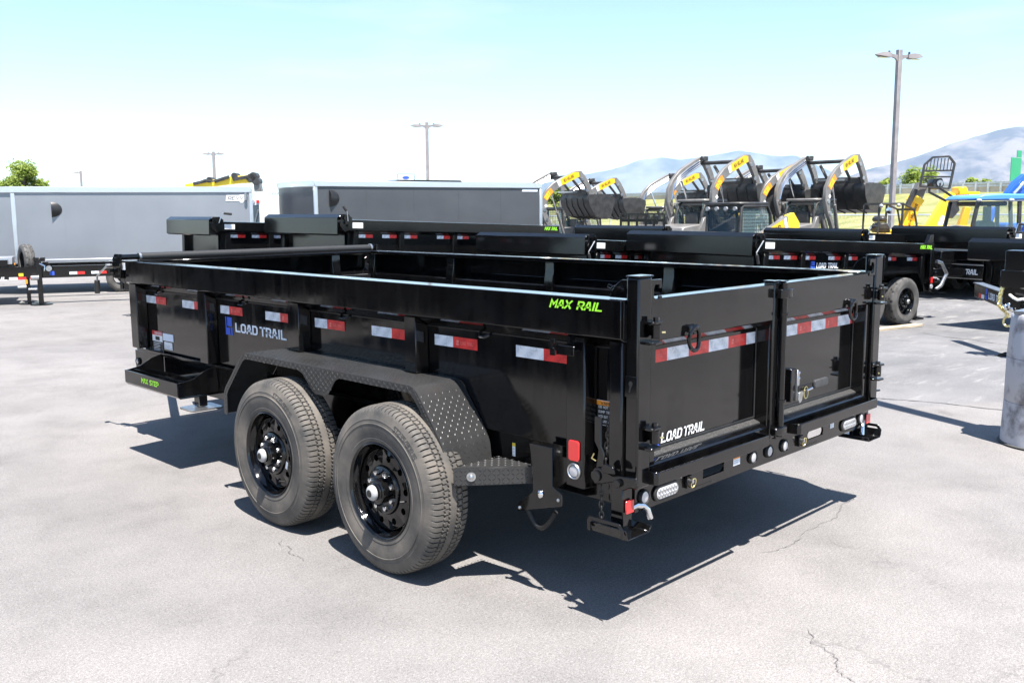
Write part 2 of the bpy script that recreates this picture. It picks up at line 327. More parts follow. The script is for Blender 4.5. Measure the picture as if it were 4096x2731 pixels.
M['crack'] = mottle(mat('crack_filler', (.1, .095, .09), .9), (.08, .077, .074), (.15, .143, .137), 6, 6)
def seam(name, pts, w, label, rough=.03, n=40):
    P = [onground(*p) for p in pts]; mb = MB(); vs = []; tot = len(P)-1; wk = 0
    for i in range(n+1):
        t = i/n*tot; k = min(int(t), tot-1); p = P[k].lerp(P[k+1], t-k); d = (P[k+1]-P[k]); d.z = 0; d.normalize(); q = Vector((-d.y, d.x, 0))
        wk = wk*.8+random.uniform(-.5, .5); p = p+q*(math.sin(i*.33+2)*.7+wk)*rough; ww = w*(.5+random.random()*.7)*(0.15 if i in (0, n) else 1)
        for s_ in (-1, 1): e = p+q*s_*ww/2; vs.append((e.x, e.y, gz(e.x, e.y)+.004))
    mb.add(vs, [(2*i, 2*i+1, 2*i+3, 2*i+2) for i in range(n)]); tag(mb.build(name, M['crack'], sm=0), label, kind='structure')
seam('pavement_joint', [(3440, 1586), (3760, 1612), (4200, 1662)], .02, 'dark joint line across the asphalt', .012)
seam('pavement_joint', [(3690, 1332), (3900, 1362), (4200, 1398)], .03, 'farther joint line across the asphalt', .02)
seam('pavement_crack', [(3225, 2520), (3330, 2640), (3420, 2760)], .0035, 'thin crack at the lower right', .02)
seam('pavement_crack', [(1120, 2160), (1150, 2195), (1215, 2245)], .0035, 'thin crack before the front wheel', .015)
seam('pavement_crack', [(3060, 2215), (3180, 2150), (3330, 2060), (3420, 1985)], .0035, 'thin crack right of the trailer shadow', .03)
# ------------------------------------------------------------------ the dump trailer in front
W, L, H, ZR = 2.18, 4.43, 1.287, 1.14
XW, ZS, ZB = .085, 1.09, .65
def mirx(mb):                                             # mirror a builder across the trailer's centre line
    q = MB(); q.v = [(W-v[0], v[1], v[2]) for v in mb.v]; q.f = [tuple(reversed(f)) for f in mb.f]; return q
T = empty('dump_trailer', (0, 0, 0), label='black tandem dump trailer with double rear gates parked in the foreground', cat='trailer')
BK = M['black']
def both(fn, name, m=BK, bev=.003, **k):
    a = fn(); o = a.build(name, m, T, bev, **k); b = mirx(a).build(name, m, T, bev, **k); return o, b
RAIL = [(.1, 1.262), (.1, H), (0, H), (0, ZR), (XW, ZS)]
railp = list(RAIL)
rails = both(lambda: MB().strip(RAIL, .006, 'y', .012, L), 'top_rail')
walls = both(lambda: MB().box(XW, XW+.005, .06, L-.08, ZB, ZS+.004), 'side_wall')
both(lambda: MB().strip([(.05, ZB+.022), (.05, ZB), (XW+.08, ZB)], .006, 'y', .85, L-.02), 'bed_bottom_rail')
both(lambda: MB().box(.115, .125, .02, L-.05, .45, ZB-.002), 'frame_rail')
both(lambda: MB().box(.07, .113, 3.0, L+.06, .45, ZB-.004), 'frame_skirt')
# posts on the outside: hat sections, wider at the wall than at the face
def hat(y0, y1, zb, fx=.012, fl=.008, ftop=1.132):
    sec = [(.0845, y1+fl*.6), (fx, y1), (fx, y0), (.0845, y0-fl)]; top = [1.089, ftop, ftop, 1.089]
    return MB().add([(x, y, zb) for x, y in sec]+[(x, y, z) for (x, y), z in zip(sec, top)], [(3, 2, 1, 0), (4, 5, 6, 7)]+[(i, (i+1) % 4, 4+(i+1) % 4, 4+i) for i in range(4)])
for y0, y1, zb in ((4.283, 4.395, .678), (3.28, 3.385, .678), (2.232, 2.34, .866), (1.235, 1.32, .866)):
    both(lambda: hat(y0, y1, zb), 'post', bev=.004)
both(lambda: hat(.198, .297, .516), 'rear_post', bev=.006)
both(lambda: MB().prism([(.084, .50), (.012, .50), (.012, 1.131), (.084, 1.09)], 'y', .013, .078), 'corner_post', bev=.006)
both(lambda: MB().box(.0025, .0095, .0, .03, ZR+.002, H-.003), 'rail_end_cap', bev=.001)
# weld beads under the rail
both(lambda: MB().tube([(XW-.001, .08, ZS-.002), (XW-.001, L-.1, ZS-.002)], .0035, 5), 'weld_bead', M['blackdull'], 0)
# gussets inside the rail channel
for y in (4.34, 3.33, 2.286, 1.277, .247):
    both(lambda: MB().prism([(.008, 1.279), (.09, 1.279), (.092, 1.20), (.11, 1.10), (.11, 1.06), (.092, 1.06), (.092, 1.096), (.008, 1.146)], 'y', y-.04, y+.04), 'rail_gusset', BK, .003)
# front wall and its rail
MB().strip([(L-.1, 1.262), (L-.1, H-.001), (L, H-.001), (L, ZR), (L-XW, ZS)][::-1], .006, 'x', .101, W-.101).build('front_rail', BK, T, .003)
MB().box(XW, W-XW, L-XW-.006, L-XW-.001, ZB, ZS).build('front_wall', M['inner'], T)
for x in (1.72,):
    MB().prism([(L-.008, 1.277), (L-.09, 1.277), (L-.11, 1.10), (L-.11, 1.06), (L-.092, 1.06), (L-.092, 1.096), (L-.008, 1.146)], 'x', x-.04, x+.04).build('rail_gusset', BK, T, .003)
MB().box(XW+.006, W-XW-.006, .06, L-XW-.007, .66, .675).build('bed_floor', M['inner'], T)
both(lambda: MB().prism([(.0915, .676), (.16, .676), (.0915, .76)], 'y', .1, L-.2), 'floor_fillet', M['inner'], 0)
# tie-down hooks on the sloped underside
for y in (3.96, 2.86, 1.826, .784):
    both(lambda: MB().tube([(.055, y+.02, 1.108), (.03, y+.025, 1.098), (.012, y+.012, 1.08), (.016, y-.012, 1.078), (.03, y-.03, 1.088), (.052, y-.035, 1.1)], .0065, 6), 'tie_hook', BK, 0)
# conspicuity tape on the walls
def tape_pair(xs, n, place, first=0, labelset=True):
    pass
def side_tape(side, y, w, which, zt=1.0):
    x = XW-.0016 if side == 0 else W-XW+.0016; m = M['tapew'] if which == 0 else M['taper']
    mb = MB().box(min(x, x-.001), max(x, x-.001), y-w, y, zt, zt+.05); o = mb.build('white_tape' if which == 0 else 'red_tape', m, T)
    if side == 0 and w > .13:
        t = MB(); text(t, 'LOAD TRAIL', (x-.0016, y-.05, zt+.017), (0, -1, 0), (0, 0, 1), .015, .8, width=.085); emblem(t, (x-.0016, y-.022, zt+.012), (0, -1, 0), (0, 0, 1), .024)
        t.build('tape_lettering', M['tapewl' if which == 0 else 'taperl'], o)
for a, b, c in ((4.283, 4.125, 3.975), (3.735, 3.57, 3.44), (3.225, 3.114, 2.957), (2.692, 2.531, 2.395), (2.18, 2.063, 1.903), (1.669, 1.505, 1.375), (1.18, 1.05, .887), (.644, .482, .352)):
    for s in (0, 1):
        side_tape(s, a, a-b-.0005, 0); side_tape(s, b, b-c, 1)
# lettering on the wall
XD, ZD = Vector((0, -1, 0)), Vector((0, 0, 1))
for w_, y_, l_ in (('LOAd', 3.05, .262), ('TRAIL', 2.762, .287)): text(MB(), w_, (XW-.0022, y_, .897), XD, ZD, .056, 1.4, .0, width=l_, gap=1.9).build('lettering', M['silver'], T, label='pale silver '+w_.upper()+' lettering')
emblem(MB(), (XW-.0022, 3.17, .872), XD, ZD, .11).build('emblem', M['blue'], T, label='blue interlocking block emblem')
text(MB(), 'MAX RAIL', (-.0018, .374, 1.238), XD, ZD, .034, 1.35, .25, width=.27, gap=1.7).build('rail_lettering', M['green'], T, label='lime green MAX RAIL lettering')
# warning stickers on the front panel
def sticker(parent, o, xd, yd, w, h, base=None, bands=(), lines=0, name='sticker', lineM=None, head=None, nrm=None, label=None, l0=.1, l1=.6):
    o = Vector(o); xd = Vector(xd).normalized(); yd = Vector(yd).normalized(); n = nrm or xd.cross(yd)
    def q(mb, x0, y0, x1, y1, e):
        mb.add([o+xd*(x*w)+yd*(y*h)+n*e for x, y in ((x0, y0), (x1, y0), (x1, y1), (x0, y1))], [(0, 1, 2, 3)])
    bmesh_ = MB(); bmesh_.add([o+xd*x+yd*y+n*e for e in (0, .0012) for x, y in ((0, 0), (w, 0), (w, h), (0, h))], [(4,5,6,7),(0,1,5,4),(1,2,6,5),(2,3,7,6),(3,0,4,7)])
    b = bmesh_.build(name, base or M['white'], parent, label=label)
    for (x0, y0, x1, y1, m) in bands: mb = MB(); q(mb, x0, y0, x1, y1, .0018); mb.build('printed_band', m, b)
    if lines:
        mb = MB()
        for i in range(lines):
            yy = l0+(l1-l0)*i/max(lines-1, 1); q(mb, .1, yy, .62+.28*random.random(), yy+.022, .0024)
        mb.build('printed_lines', lineM or M['blackv'], b)
    if head:
        mb = MB(); text(mb, head[0], o+xd*(w*head[1])+yd*(h*head[2])+n*.0026, xd, yd, h*head[3], 1.1, width=w*head[4]); mb.build('printed_heading', head[5], b)
    return b
sx_ = XW-.0022
sticker(T, (sx_, 4.214, .664), XD, ZD, .155, .145, bands=[(0, .8, 1, 1, M['redv']), (.0, .0, 1, .5, M['blackv']), (.3, .56, .72, .74, M['blackv'])], lines=6, lineM=M['white'], l0=.06, l1=.42, head=('DANGER', .26, .84, .12, .68, M['white']), label='red, white and black danger sticker', nrm=Vector((-1, 0, 0)))
sticker(T, (sx_, 4.05, .752), XD, ZD, .155, .05, base=M['silver'], lines=3, lineM=M['white'], nrm=Vector((-1, 0, 0)), l0=.2, l1=.7)
sticker(T, (sx_, 4.035, .694), XD, ZD, .12, .05, lines=3, nrm=Vector((-1, 0, 0)), l0=.15, l1=.5)
s_ = sticker(T, (sx_, .195, .775), XD, ZD, .115, .1, base=M['blackv'], bands=[(.02, .8, .98, .985, M['orange']), (.0, .0, .015, 1, M['white']), (.0, 0, 1, .015, M['white']), (.0, .985, 1, 1, M['white'])], nrm=Vector((-1, 0, 0)), head=('WARNING', .2, .825, .13, .76, M['blackv']), label='orange and black warning sticker behind the corner post')
t = MB()
for i, w_ in enumerate(('DO NOT OPEN', 'DUMP TRAILER', 'WITH OUT PROPER', 'SECURING REAR')): text(t, w_, (sx_-.0026, .183, .843-.019*i), XD, ZD, .010, 1.0, width=.092)
t.build('printed_lines', M['white'], s_)
# fenders of tread plate
FP = [(2.712, .484), (2.708, .585), (2.70, .615), (2.685, .64), (2.53, .805), (2.495, .838), (2.47, .853), (2.44, .861), (1.03, .861), (1.003, .853), (.98, .835), (.955, .805), (.835, .65), (.818, .62), (.808, .59), (.795, .489)]
def fender(): return MB().strip(FP, .005, 'x', -.19, XW-.002)
fl, fr = both(fender, 'fender', M['plate'], .006)
def skirt():
    out = FP; inn = [(2.676, .484), (2.674, .575), (2.67, .60), (2.655, .625), (2.51, .78), (2.48, .81), (2.46, .822), (2.43, .828), (1.93, .828), (1.885, .815), (1.80, .735), (1.775, .724), (1.69, .724), (1.665, .735), (1.60, .812), (1.565, .828), (1.04, .828), (1.025, .822), (1.005, .806), (.985, .785), (.868, .635), (.852, .61), (.842, .585), (.83, .489)]
    mb = MB(); pts = list(out)+inn[::-1]
    # as a strip of quads so that the concave outline fills cleanly
    def side(x): return [(x, p[0], p[1]) for p in pts]
    a = MB(); n = len(pts); vs = side(-.196)+side(-.191)
    o = len(out); top = FP[:8]+[(y,.861) for y in (1.93,1.885,1.80,1.775,1.69,1.665,1.60,1.565)]+FP[8:]
    k = len(top); vv = []
    for x in (-.196, -.191): vv += [(x, p[0], p[1]) for p in top]+[(x, p[0], p[1]) for p in inn]
    fs = []
    for i in range(k-1):
        fs += [(i, i+1, k+i+1, k+i), (2*k+i, 3*k+i, 3*k+i+1, 2*k+i+1), (i, 2*k+i, 2*k+i+1, i+1), (k+i, k+i+1, 3*k+i+1, 3*k+i)]
    fs += [(0, k, 3*k, 2*k), (k-1, 3*k-1, 4*k-1, 2*k-1)]
    mb.add(vv, fs); return mb
kl, kr = both(skirt, 'fender_skirt', M['plate'], 0)
def diamond(mb, c, d, n, l, w, h):                        # one raised lozenge of the tread plate
    s = d.cross(n); mb.add([c-d*l, c+s*w, c+d*l, c-s*w, c+n*h-d*l*.45, c+n*h+d*l*.45], [(0, 1, 5, 4), (1, 2, 5), (2, 3, 4, 5), (3, 0, 4)])
def plate_pattern():
    mb = MB(); pat = [(Vector((-.19, *FP[i])), Vector((-.19, *FP[i+1]))) for i in range(15)]
    for i, (a, b) in enumerate(pat):
        d = b-a; Ln = d.length; d = d.normalized(); n = Vector((1, 0, 0)).cross(d).normalized()
        if n.z < 0 or (abs(n.z) < .1 and i == 0): n = -n if n.z < 0 else n
        mid = Vector((0, 1.73, .5)); 
        if n.dot(a-mid) < 0: n = -n
        nu = max(int(Ln/.021), 1)
        for iu in range(nu):
            for ix in range(13):
                c = a+d*((iu+.5)*Ln/nu)+Vector((.011+ix*.0205, 0, 0))+n*.0003
                e = (d+Vector((1, 0, 0))*(1 if (iu+ix) % 2 else -1)).normalized(); diamond(mb, c, e, n, .011, .0036, .0009)
    return mb
pp = plate_pattern(); o = pp.build('tread_diamonds', M['plate'], fl, sm=0); tag(o, kind='stuff'); o = mirx(pp).build('tread_diamonds', M['plate'], fr, sm=0); tag(o, kind='stuff')
sk = MB()
for iy in range(90):
    for iz in range(8):
        y = .84+iy*.0205; z = .735+iz*.0165
        if not (z > .832 or (1.60+(.828-z)*.62 < y < 1.888-(.828-z)*.85 and z > .735)): continue
        if y < 1.01 or y > 2.45: continue
        e = Vector((0, 1, 1 if (iy+iz) % 2 else -1)).normalized(); diamond(sk, Vector((-.1963, y, z)), e, Vector((-1, 0, 0)), .0105, .0033, .0022)
for (y0, z0), (y1, z1) in (((2.69, .5), (2.69, .60)), ((2.685, .615), (2.465, .845)), ((1.0, .845), (.822, .61)), ((.815, .60), (.812, .5))):
    d = Vector((0, y1-y0, z1-z0)); nn = int(d.length/.021)
    for i in range(nn+1): diamond(sk, Vector((-.1963, y0, z0))+d*(i/max(nn, 1)), (d.normalized()+Vector((0, .3, .5))).normalized(), Vector((-1, 0, 0)), .009, .003, .002)
o = sk.build('tread_diamonds', M['plate'], kl, sm=0); tag(o, kind='stuff')
# step behind the wheels, tread plate with a slanted front
def fstep():
    a, b, c = (-.212, .729), (.043, .715), (.06, .50)
    mb = MB(); mb.add([(p[0], p[1], .55) for p in (a, b, c)]+[(p[0], p[1], .545) for p in (a, b, c)], [(0, 1, 2), (5, 4, 3), (0, 2, 5, 3), (0, 3, 4, 1), (1, 4, 5, 2)])
    mb.add([(a[0], a[1], .548), (c[0], c[1], .548), (c[0], c[1], .47), (a[0], a[1], .47), (a[0]+.004, a[1]+.005, .548), (c[0]+.004, c[1]+.005, .548), (c[0]+.004, c[1]+.005, .47), (a[0]+.004, a[1]+.005, .47)], [(0, 1, 2, 3), (7, 6, 5, 4), (0, 4, 5, 1), (1, 5, 6, 2), (2, 6, 7, 3), (3, 7, 4, 0)]); return mb
f1, f2 = both(fstep, 'rear_step', M['plate'], .003)
sd = MB(); fd = Vector((.272, -.229, 0)).normalized(); fn = Vector((-fd.y, fd.x, 0)); fn = -fn if fn.y > 0 else fn
for i in range(17):
    for j in range(4):
        e = (fd+Vector((0, 0, 1 if (i+j) % 2 else -1))).normalized(); diamond(sd, Vector((-.212, .729, .48))+fd*(.012+i*.02)+Vector((0, 0, .0+j*.019))+fn*.0004, e, fn, .0105, .0033, .002)
for i in range(15):
    for j in range(14):
        x = -.2+i*.0205; y = .725-j*.0205
        if y > .725 or y < .729-(x+.212)*.842+.012 or x > .05: continue
        diamond(sd, Vector((x, y, .5503)), Vector((1, 1 if (i+j) % 2 else -1, 0)).normalized(), Vector((0, 0, 1)), .0105, .0033, .002)
o = sd.build('tread_diamonds', M['plate'], f1, sm=0); tag(o, kind='stuff')
MB().lathe([(0, .02), (.006, .02), (.006, .011), (.014, .009), (.017, .004), (.0175, 0)], (-.155, .681, .51), fn, 14).build('marker_lamp', M['zinc'], T)
# wheels
def tyre_mesh(name, r=.385, w=.232, rim=.216, nseg=720):
    # profile across the width: u from outer face (0) to inner (w)
    prof = [(.03, rim-.004), (.012, rim+.004), (.006, rim+.02), (.0055, rim+.024), (.0075, rim+.026), (.0025, rim+.05), (.0, rim+.075), (.0005, rim+.088), (-.0018, rim+.0895), (-.0016, rim+.092), (.0012, rim+.094), (.0035, rim+.108), (.0022, rim+.1095), (.006, rim+.118), (.013, rim+.138), (.0165, rim+.148), (.019, rim+.152), (.024, r-.0105), (.031, r-.0055), (.042, r-.003), (.056, r-.0015)]
    prof += [(.0605, r-.001), (.0625, r-.009), (.0675, r-.009), (.0695, r-.0005), (.088, r), (.09, r-.009), (.096, r-.009), (.098, r), (w/2-.002, r)]
    prof = prof+[(w-p[0], p[1]) for p in prof[::-1]]
    mb = MB(); m = len(prof); vs = []; fs = []
    for k in range(nseg):
        a = 2*math.pi*k/nseg; ph = k % 8
        for i, (x, q) in enumerate(prof):
            j = min(i, m-1-i); rr = q; xx = x
            if 15 <= j <= 20 and ph == 0: rr = q-(.0075 if j >= 17 else .004)
            if 24 <= j <= 25 and ph == 2: rr = q-.005
            if 21 <= j <= 24: xx = x+(.0022 if (k//3) % 2 else -.0022)
            if 25 <= j <= 28: xx = x+(.0022 if ((k+2)//3) % 2 else -.0022)
            vs.append((xx, math.cos(a)*rr, math.sin(a)*rr))
    for k in range(nseg):
        k2 = (k+1) % nseg
        for i in range(m-1): fs.append((k*m+i, k2*m+i, k2*m+i+1, k*m+i+1))
    mb.add(vs, fs); me = mb.mesh(name, 24)
    for p in me.polygons:                                # grooves and sipes hold clean dark rubber
        k, i = divmod(p.index, m-1); j = min(i, m-2-i)
        if (j in (22, 26)) or (16 <= j <= 20 and k % 8 in (7, 0)) or (24 <= j <= 24 and k % 8 in (1, 2)): p.material_index = 1
    return me
def polar(r, a, x): return Vector((x, math.cos(a)*r, math.sin(a)*r))
def rim_builder():
    mb = MB(); mb.lathe([(.03, .214), (.012, .2185), (.008, .2185), (.006, .2155), (.0085, .212), (.02, .207), (.034, .204), (.056, .188), (.085, .186), (.088, .183), (.15, .183), (.16, .2), (.2, .21)], (0, 0, 0), (1, 0, 0), 64)
    # disc with hand holes
    nh, x0 = 10, .052
    for h in range(nh):
        c = 2*math.pi*(h+.5)/nh; out = []; hole = []; n = 16
        for k in range(n):
            t = 2*math.pi*k/n; ca, sa = math.cos(t), math.sin(t); sc = 1/max(abs(ca), abs(sa))
            rr = .1475+.035*ca*sc*1.0; aa = c+(math.pi/nh)*sa*sc
            out.append(polar(rr, aa, x0-.012*max(0, (.16-rr)/.06))); hr = .0155
            hole.append((math.cos(c)*.148+hr*(math.cos(c)*ca-math.sin(c)*sa*1.0), math.sin(c)*.148+hr*(math.sin(c)*ca+math.cos(c)*sa*1.0)))
        hv = [Vector((x0-.007, p[0], p[1])) for p in hole]; hb = [Vector((x0+.012, p[0], p[1])) for p in hole]
        mb.add(out+hv+hb, [(k, (k+1) % n, n+(k+1) % n, n+k) for k in range(n)]+[(n+k, n+(k+1) % n, 2*n+(k+1) % n, 2*n+k) for k in range(n)])
    mb.lathe([(x0+.002, .1835), (x0-.004, .1825), (x0-.012*.0, .1815)], (0, 0, 0), (1, 0, 0), 64)
    mb.lathe([(x0-.009, .1135), (x0-.02, .108), (x0-.024, .098), (x0-.018, .09), (x0-.016, .062), (x0-.016, .03)], (0, 0, 0), (1, 0, 0), 64)
    return mb
tyre_me = tyre_mesh('tyre'); rim_me = rim_builder().mesh('rim', 40)
def lug(): return MB().lathe([(0, .0135), (-.016, .0135), (-.022, .011), (-.024, .006), (-.0243, 0)], (0, 0, 0), (1, 0, 0), 6).mesh('lug_nut', 30)
lug_me = lug()
M['capgrey'] = mat('painted_cap', (.36, .36, .36), .3)
hub_me = MB().lathe([(.06, .058), (-.004, .056), (-.008, .05), (-.008, .043), (-.012, .037), (-.022, .036)], (0, 0, 0), (1, 0, 0), 32).mesh('hub', 30)
cap_me = MB().lathe([(-.02, .035), (-.03, .035), (-.034, .033), (-.04, .027), (-.043, .017)], (0, 0, 0), (1, 0, 0), 32).mesh('grease_cap', 40)
plug_me = MB().lathe([(-.0425, .0175), (-.046, .015), (-.047, .006), (-.047, 0)], (0, 0, 0), (1, 0, 0), 20).mesh('cap_plug', 40)
drum_me = MB().lathe([(.1, .0), (.1, .165), (.18, .17), (.18, .0)], (0, 0, 0), (1, 0, 0), 24).mesh('brake_drum', 40)
stem_me = MB().cyl((.03, -.17, .02), (.004, -.158, .018), .005, 8).mesh('valve_stem', 40)
tyre_me.materials.append(M['rubber']); tyre_me.materials.append(M['rubberdark'])
for me, k in ((tyre_me, None), (rim_me, 'black'), (lug_me, 'chrome'), (hub_me, 'black'), (cap_me, 'capgrey'), (plug_me, 'blackdull'), (drum_me, 'blackdull'), (stem_me, 'blackdull')):
    if k: me.materials.append(M[k])
def mo(me, name, parent, Mx=None):
    o = bpy.data.objects.new(name, me); COL.objects.link(o); o.parent = parent
    if Mx is not None: o.matrix_local = Mx
    return o
def wheel(parent, Mx, rot=0, lugs=8, full=True, tm=None):
    ty = mo(tm or tyre_me, 'tyre', parent, Mx @ Matrix.Rotation(rot, 4, 'X')); ri = mo(rim_me, 'rim', parent, Mx @ Matrix.Rotation(rot*.7, 4, 'X'))
    mo(drum_me, 'brake_drum', ri); mo(hub_me, 'hub', ri)
    if full: mo(stem_me, 'valve_stem', ri)
    mo(cap_me, 'grease_cap', ri); mo(plug_me, 'cap_plug', ri)
    for k in range(lugs):
        a = 2*math.pi*k/lugs+.2; mo(lug_me, 'lug_nut', ri, Matrix.Translation((.036, math.cos(a)*.0825, math.sin(a)*.0825)))
    return ty, ri
TY = (1.131, 2.063)
tys = []
for i, y in enumerate(TY):
    tys.append(wheel(T, Matrix.Translation((-.313, y, .3845)), .3+i*1.1))
    wheel(T, Matrix.Translation((W+.313, y, .3845)) @ Matrix.Rotation(math.pi, 4, 'Z'), .8+i, full=False)
# raised sidewall lettering
def arc_text(txt, r, a0, h, x=-.0012, sp=1.0, sw=1.0):
    mb = MB(); k = h/(6+sw); a = a0
    for ch in txt:
        t = MB(); text(t, ch, (0, 0, 0), (1, 0, 0), (0, 1, 0), h, sw)
        for f in t.f:
            mb.add([(x-.0008, -math.sin(a+t.v[i][0]/r)*(r+t.v[i][1]), math.cos(a+t.v[i][0]/r)*(r+t.v[i][1])) for i in f], [tuple(range(len(f)))])
        a += (GW.get(ch, 4)+1.9)*k*sp/r
    return mb
RR = [.216+.108]
for (ty, ri), y in zip(tys, TY):
    # on the outer face: seen from outside, angles run clockwise
    pass
M['moulded'] = mottle(mat('moulded_rubber', (.03, .03, .03), .6, 0, .4), (.028, .027, .026), (.05, .048, .045), 8, 6)
ARC = []
mb = MB()
def arc_out(mb, txt, r, deg, h, x=.0022, sw=1.25, slope=.052):
    # letters upright to a viewer on the outer side (-x); deg = clockwise from the top as that viewer sees it, front of trailer on the left
    k = h/(6+sw); a = R(deg)
    for ch in txt:
        t = MB(); text(t, ch, (0, 0, 0), (1, 0, 0), (0, 1, 0), h, sw)
        for f in t.f:
            mb.add([(x+t.v[i][1]*.33-.0012, -math.sin(a+t.v[i][0]/r)*(r+t.v[i][1]), math.cos(a+t.v[i][0]/r)*(r+t.v[i][1])) for i in f], [tuple(range(len(f)))])
        a += (GW.get(ch, 4)+1.9)*k/r
arc_out(mb, 'ST235/80R16', .323, 22, .021)
for d0 in (-32, 148, 205):
    for i in range(4): 
        a = R(d0+i*3.2); mb.add([(.003+.33*(q-.323)*1.0, -math.sin(a+s)*q, math.cos(a+s)*q) for q, s in ((.323, 0), (.323, .02), (.345, .045), (.345, .025))], [(0, 1, 2, 3)])
letter_me = mb.mesh('sidewall_lettering'); letter_me.materials.append(M['moulded'])
for i, (ty, ri) in enumerate(tys):
    lo_ = mo(letter_me, 'sidewall_lettering', ty, Matrix.Rotation(-(.3+i*1.1)-(.15 if i else 0), 4, 'X')); tag(lo_, kind='stuff')
st = MB(); st.add([(.033, .13*math.cos(a)+b*math.cos(a+1.57), .13*math.sin(a)+b*math.sin(a+1.57)) for a, b in ((2.45, -.02), (2.45, .02))]+[(.033, .148*math.cos(2.45)+b*math.cos(2.45+1.57), .148*math.sin(2.45)+b*math.sin(2.45+1.57)) for b in (.02, -.02)], [(0, 1, 2, 3)])
o = st.build('rim_sticker', M['white'], tys[1][1]); o.location = (-.0, 0, 0)
for y in TY: MB().cyl((.0, y, .3845), (W, y, .3845), .05, 12).build('axle', M['blackdull'], T)
# equaliser hanger under the fender and crossmembers
MB().box(.13, .19, .55, 2.75, .47, .6).build('spring_beam', M['blackdull'], T); MB().box(W-.19, W-.13, .55, 2.75, .47, .6).build('spring_beam', M['blackdull'], T)
for y in (.3, .9, 1.6, 2.4, 3.2, 4.0): MB().box(.126, W-.126, y-.04, y+.04, .5, .64).build('crossmember', M['blackdull'], T)
# hanger bracket with chrome bolt, hose loop below
both(lambda: MB().prism([(.49, .66), (.36, .66), (.36, .50), (.31, .475), (.31, .425), (.56, .35), (.56, .385), (.47, .455), (.47, .56)], 'x', .0, .009), 'hanger_bracket', bev=.002)
MB().sphere((-.004, .425, .455), .018, 12, (.5, 1, 1)).build('chrome_bolt', M['chrome'], T)
for y, z in ((.545, .37), (.325, .45)): MB().sphere((-.002, y, z), .008, 8).build('small_bolt', M['zinc'], T)
hp = [(.02, .53-.17*i/12.0, .385-.085*math.sin(math.pi*i/12)) for i in range(13)]
MB().tube(hp, .0095, 8).build('coiled_hose', M['rubberdark'], T)
hr = MB()
for i in range(46):
    t = i/45*12; k = min(int(t), 11); p = Vector(hp[k]).lerp(Vector(hp[k+1]), t-k); d = Vector(hp[k+1])-Vector(hp[k]); hr.tube([p-d.normalized()*.0016, p+d.normalized()*.0016], .0118, 8)
tag(hr.build('hose_coils', M['blackdull'], T), kind='stuff')
both(lambda: MB().box(.0095, .022, .40, .49, .56, .64), 'bracket_web', bev=.002)
sticker(T, (.1135, .70, .545), XD, ZD, .018, .06, bands=[(0, .75, 1, 1, M['yellow2'])], lines=3, nrm=Vector((-1, 0, 0)), l0=.1, l1=.55)
# reflector, lamp and latch gear near the rear corner
def rrect(y0, y1, z0, z1, r, n=5):
    P = []
    for cy, cz, a0 in ((y1-r, z1-r, 0), (y0+r, z1-r, 90), (y0+r, z0+r, 180), (y1-r, z0+r, 270)):
        for i in range(n): a = R(a0+90*i/(n-1)); P.append((cy+r*math.cos(a), cz+r*math.sin(a)))
    return P
both(lambda: MB().prism(rrect(.22, .277, .627, .711, .012), 'x', .004, .0115), 'red_reflector', M['lampred'], .002)
def round_lamp(c, n, r, parent=T):
    n = Vector(n); c = Vector(c)
    o = MB().lathe([(0, r), (.008, r), (.012, r*.94), (.012, r*.8), (.006, r*.76)], c, n, 24).build('round_lamp', M['rubberdark'], parent)
    MB().lathe([(.004, r*.77), (.009, r*.7), (.012, r*.4), (.0125, 0)], c, n, 24).build('lamp_lens', M['lens'], o); return o
o = MB().lathe([(0, .034), (.006, .034), (.011, .03), (.007, .026)], (.0115, .248, .585), (-1, 0, 0), 24).build('side_lamp', M['zinc'], T); MB().lathe([(.003, .026), (.008, .022), (.01, .01), (.0105, 0)], (.0115, .248, .585), (-1, 0, 0), 20).build('lamp_lens', M['lens'], o)
round_lamp((.068, 4.44, .565), (-1, 0, 0), .026)
both(lambda: MB().prism([(.3, 1.055), (.325, 1.055), (.325, 1.12), (.30, 1.12), (.298, 1.105), (.312, 1.1), (.312, 1.085), (.3, 1.085)], 'x', -.052, -.044), 'stake_hook_tip', bev=.001)
both(lambda: MB().box(-.052, .02, .285, .293, 1.06, 1.1).box(-.052, -.044, .2, .29, 1.062, 1.1), 'stake_bracket', bev=.002)
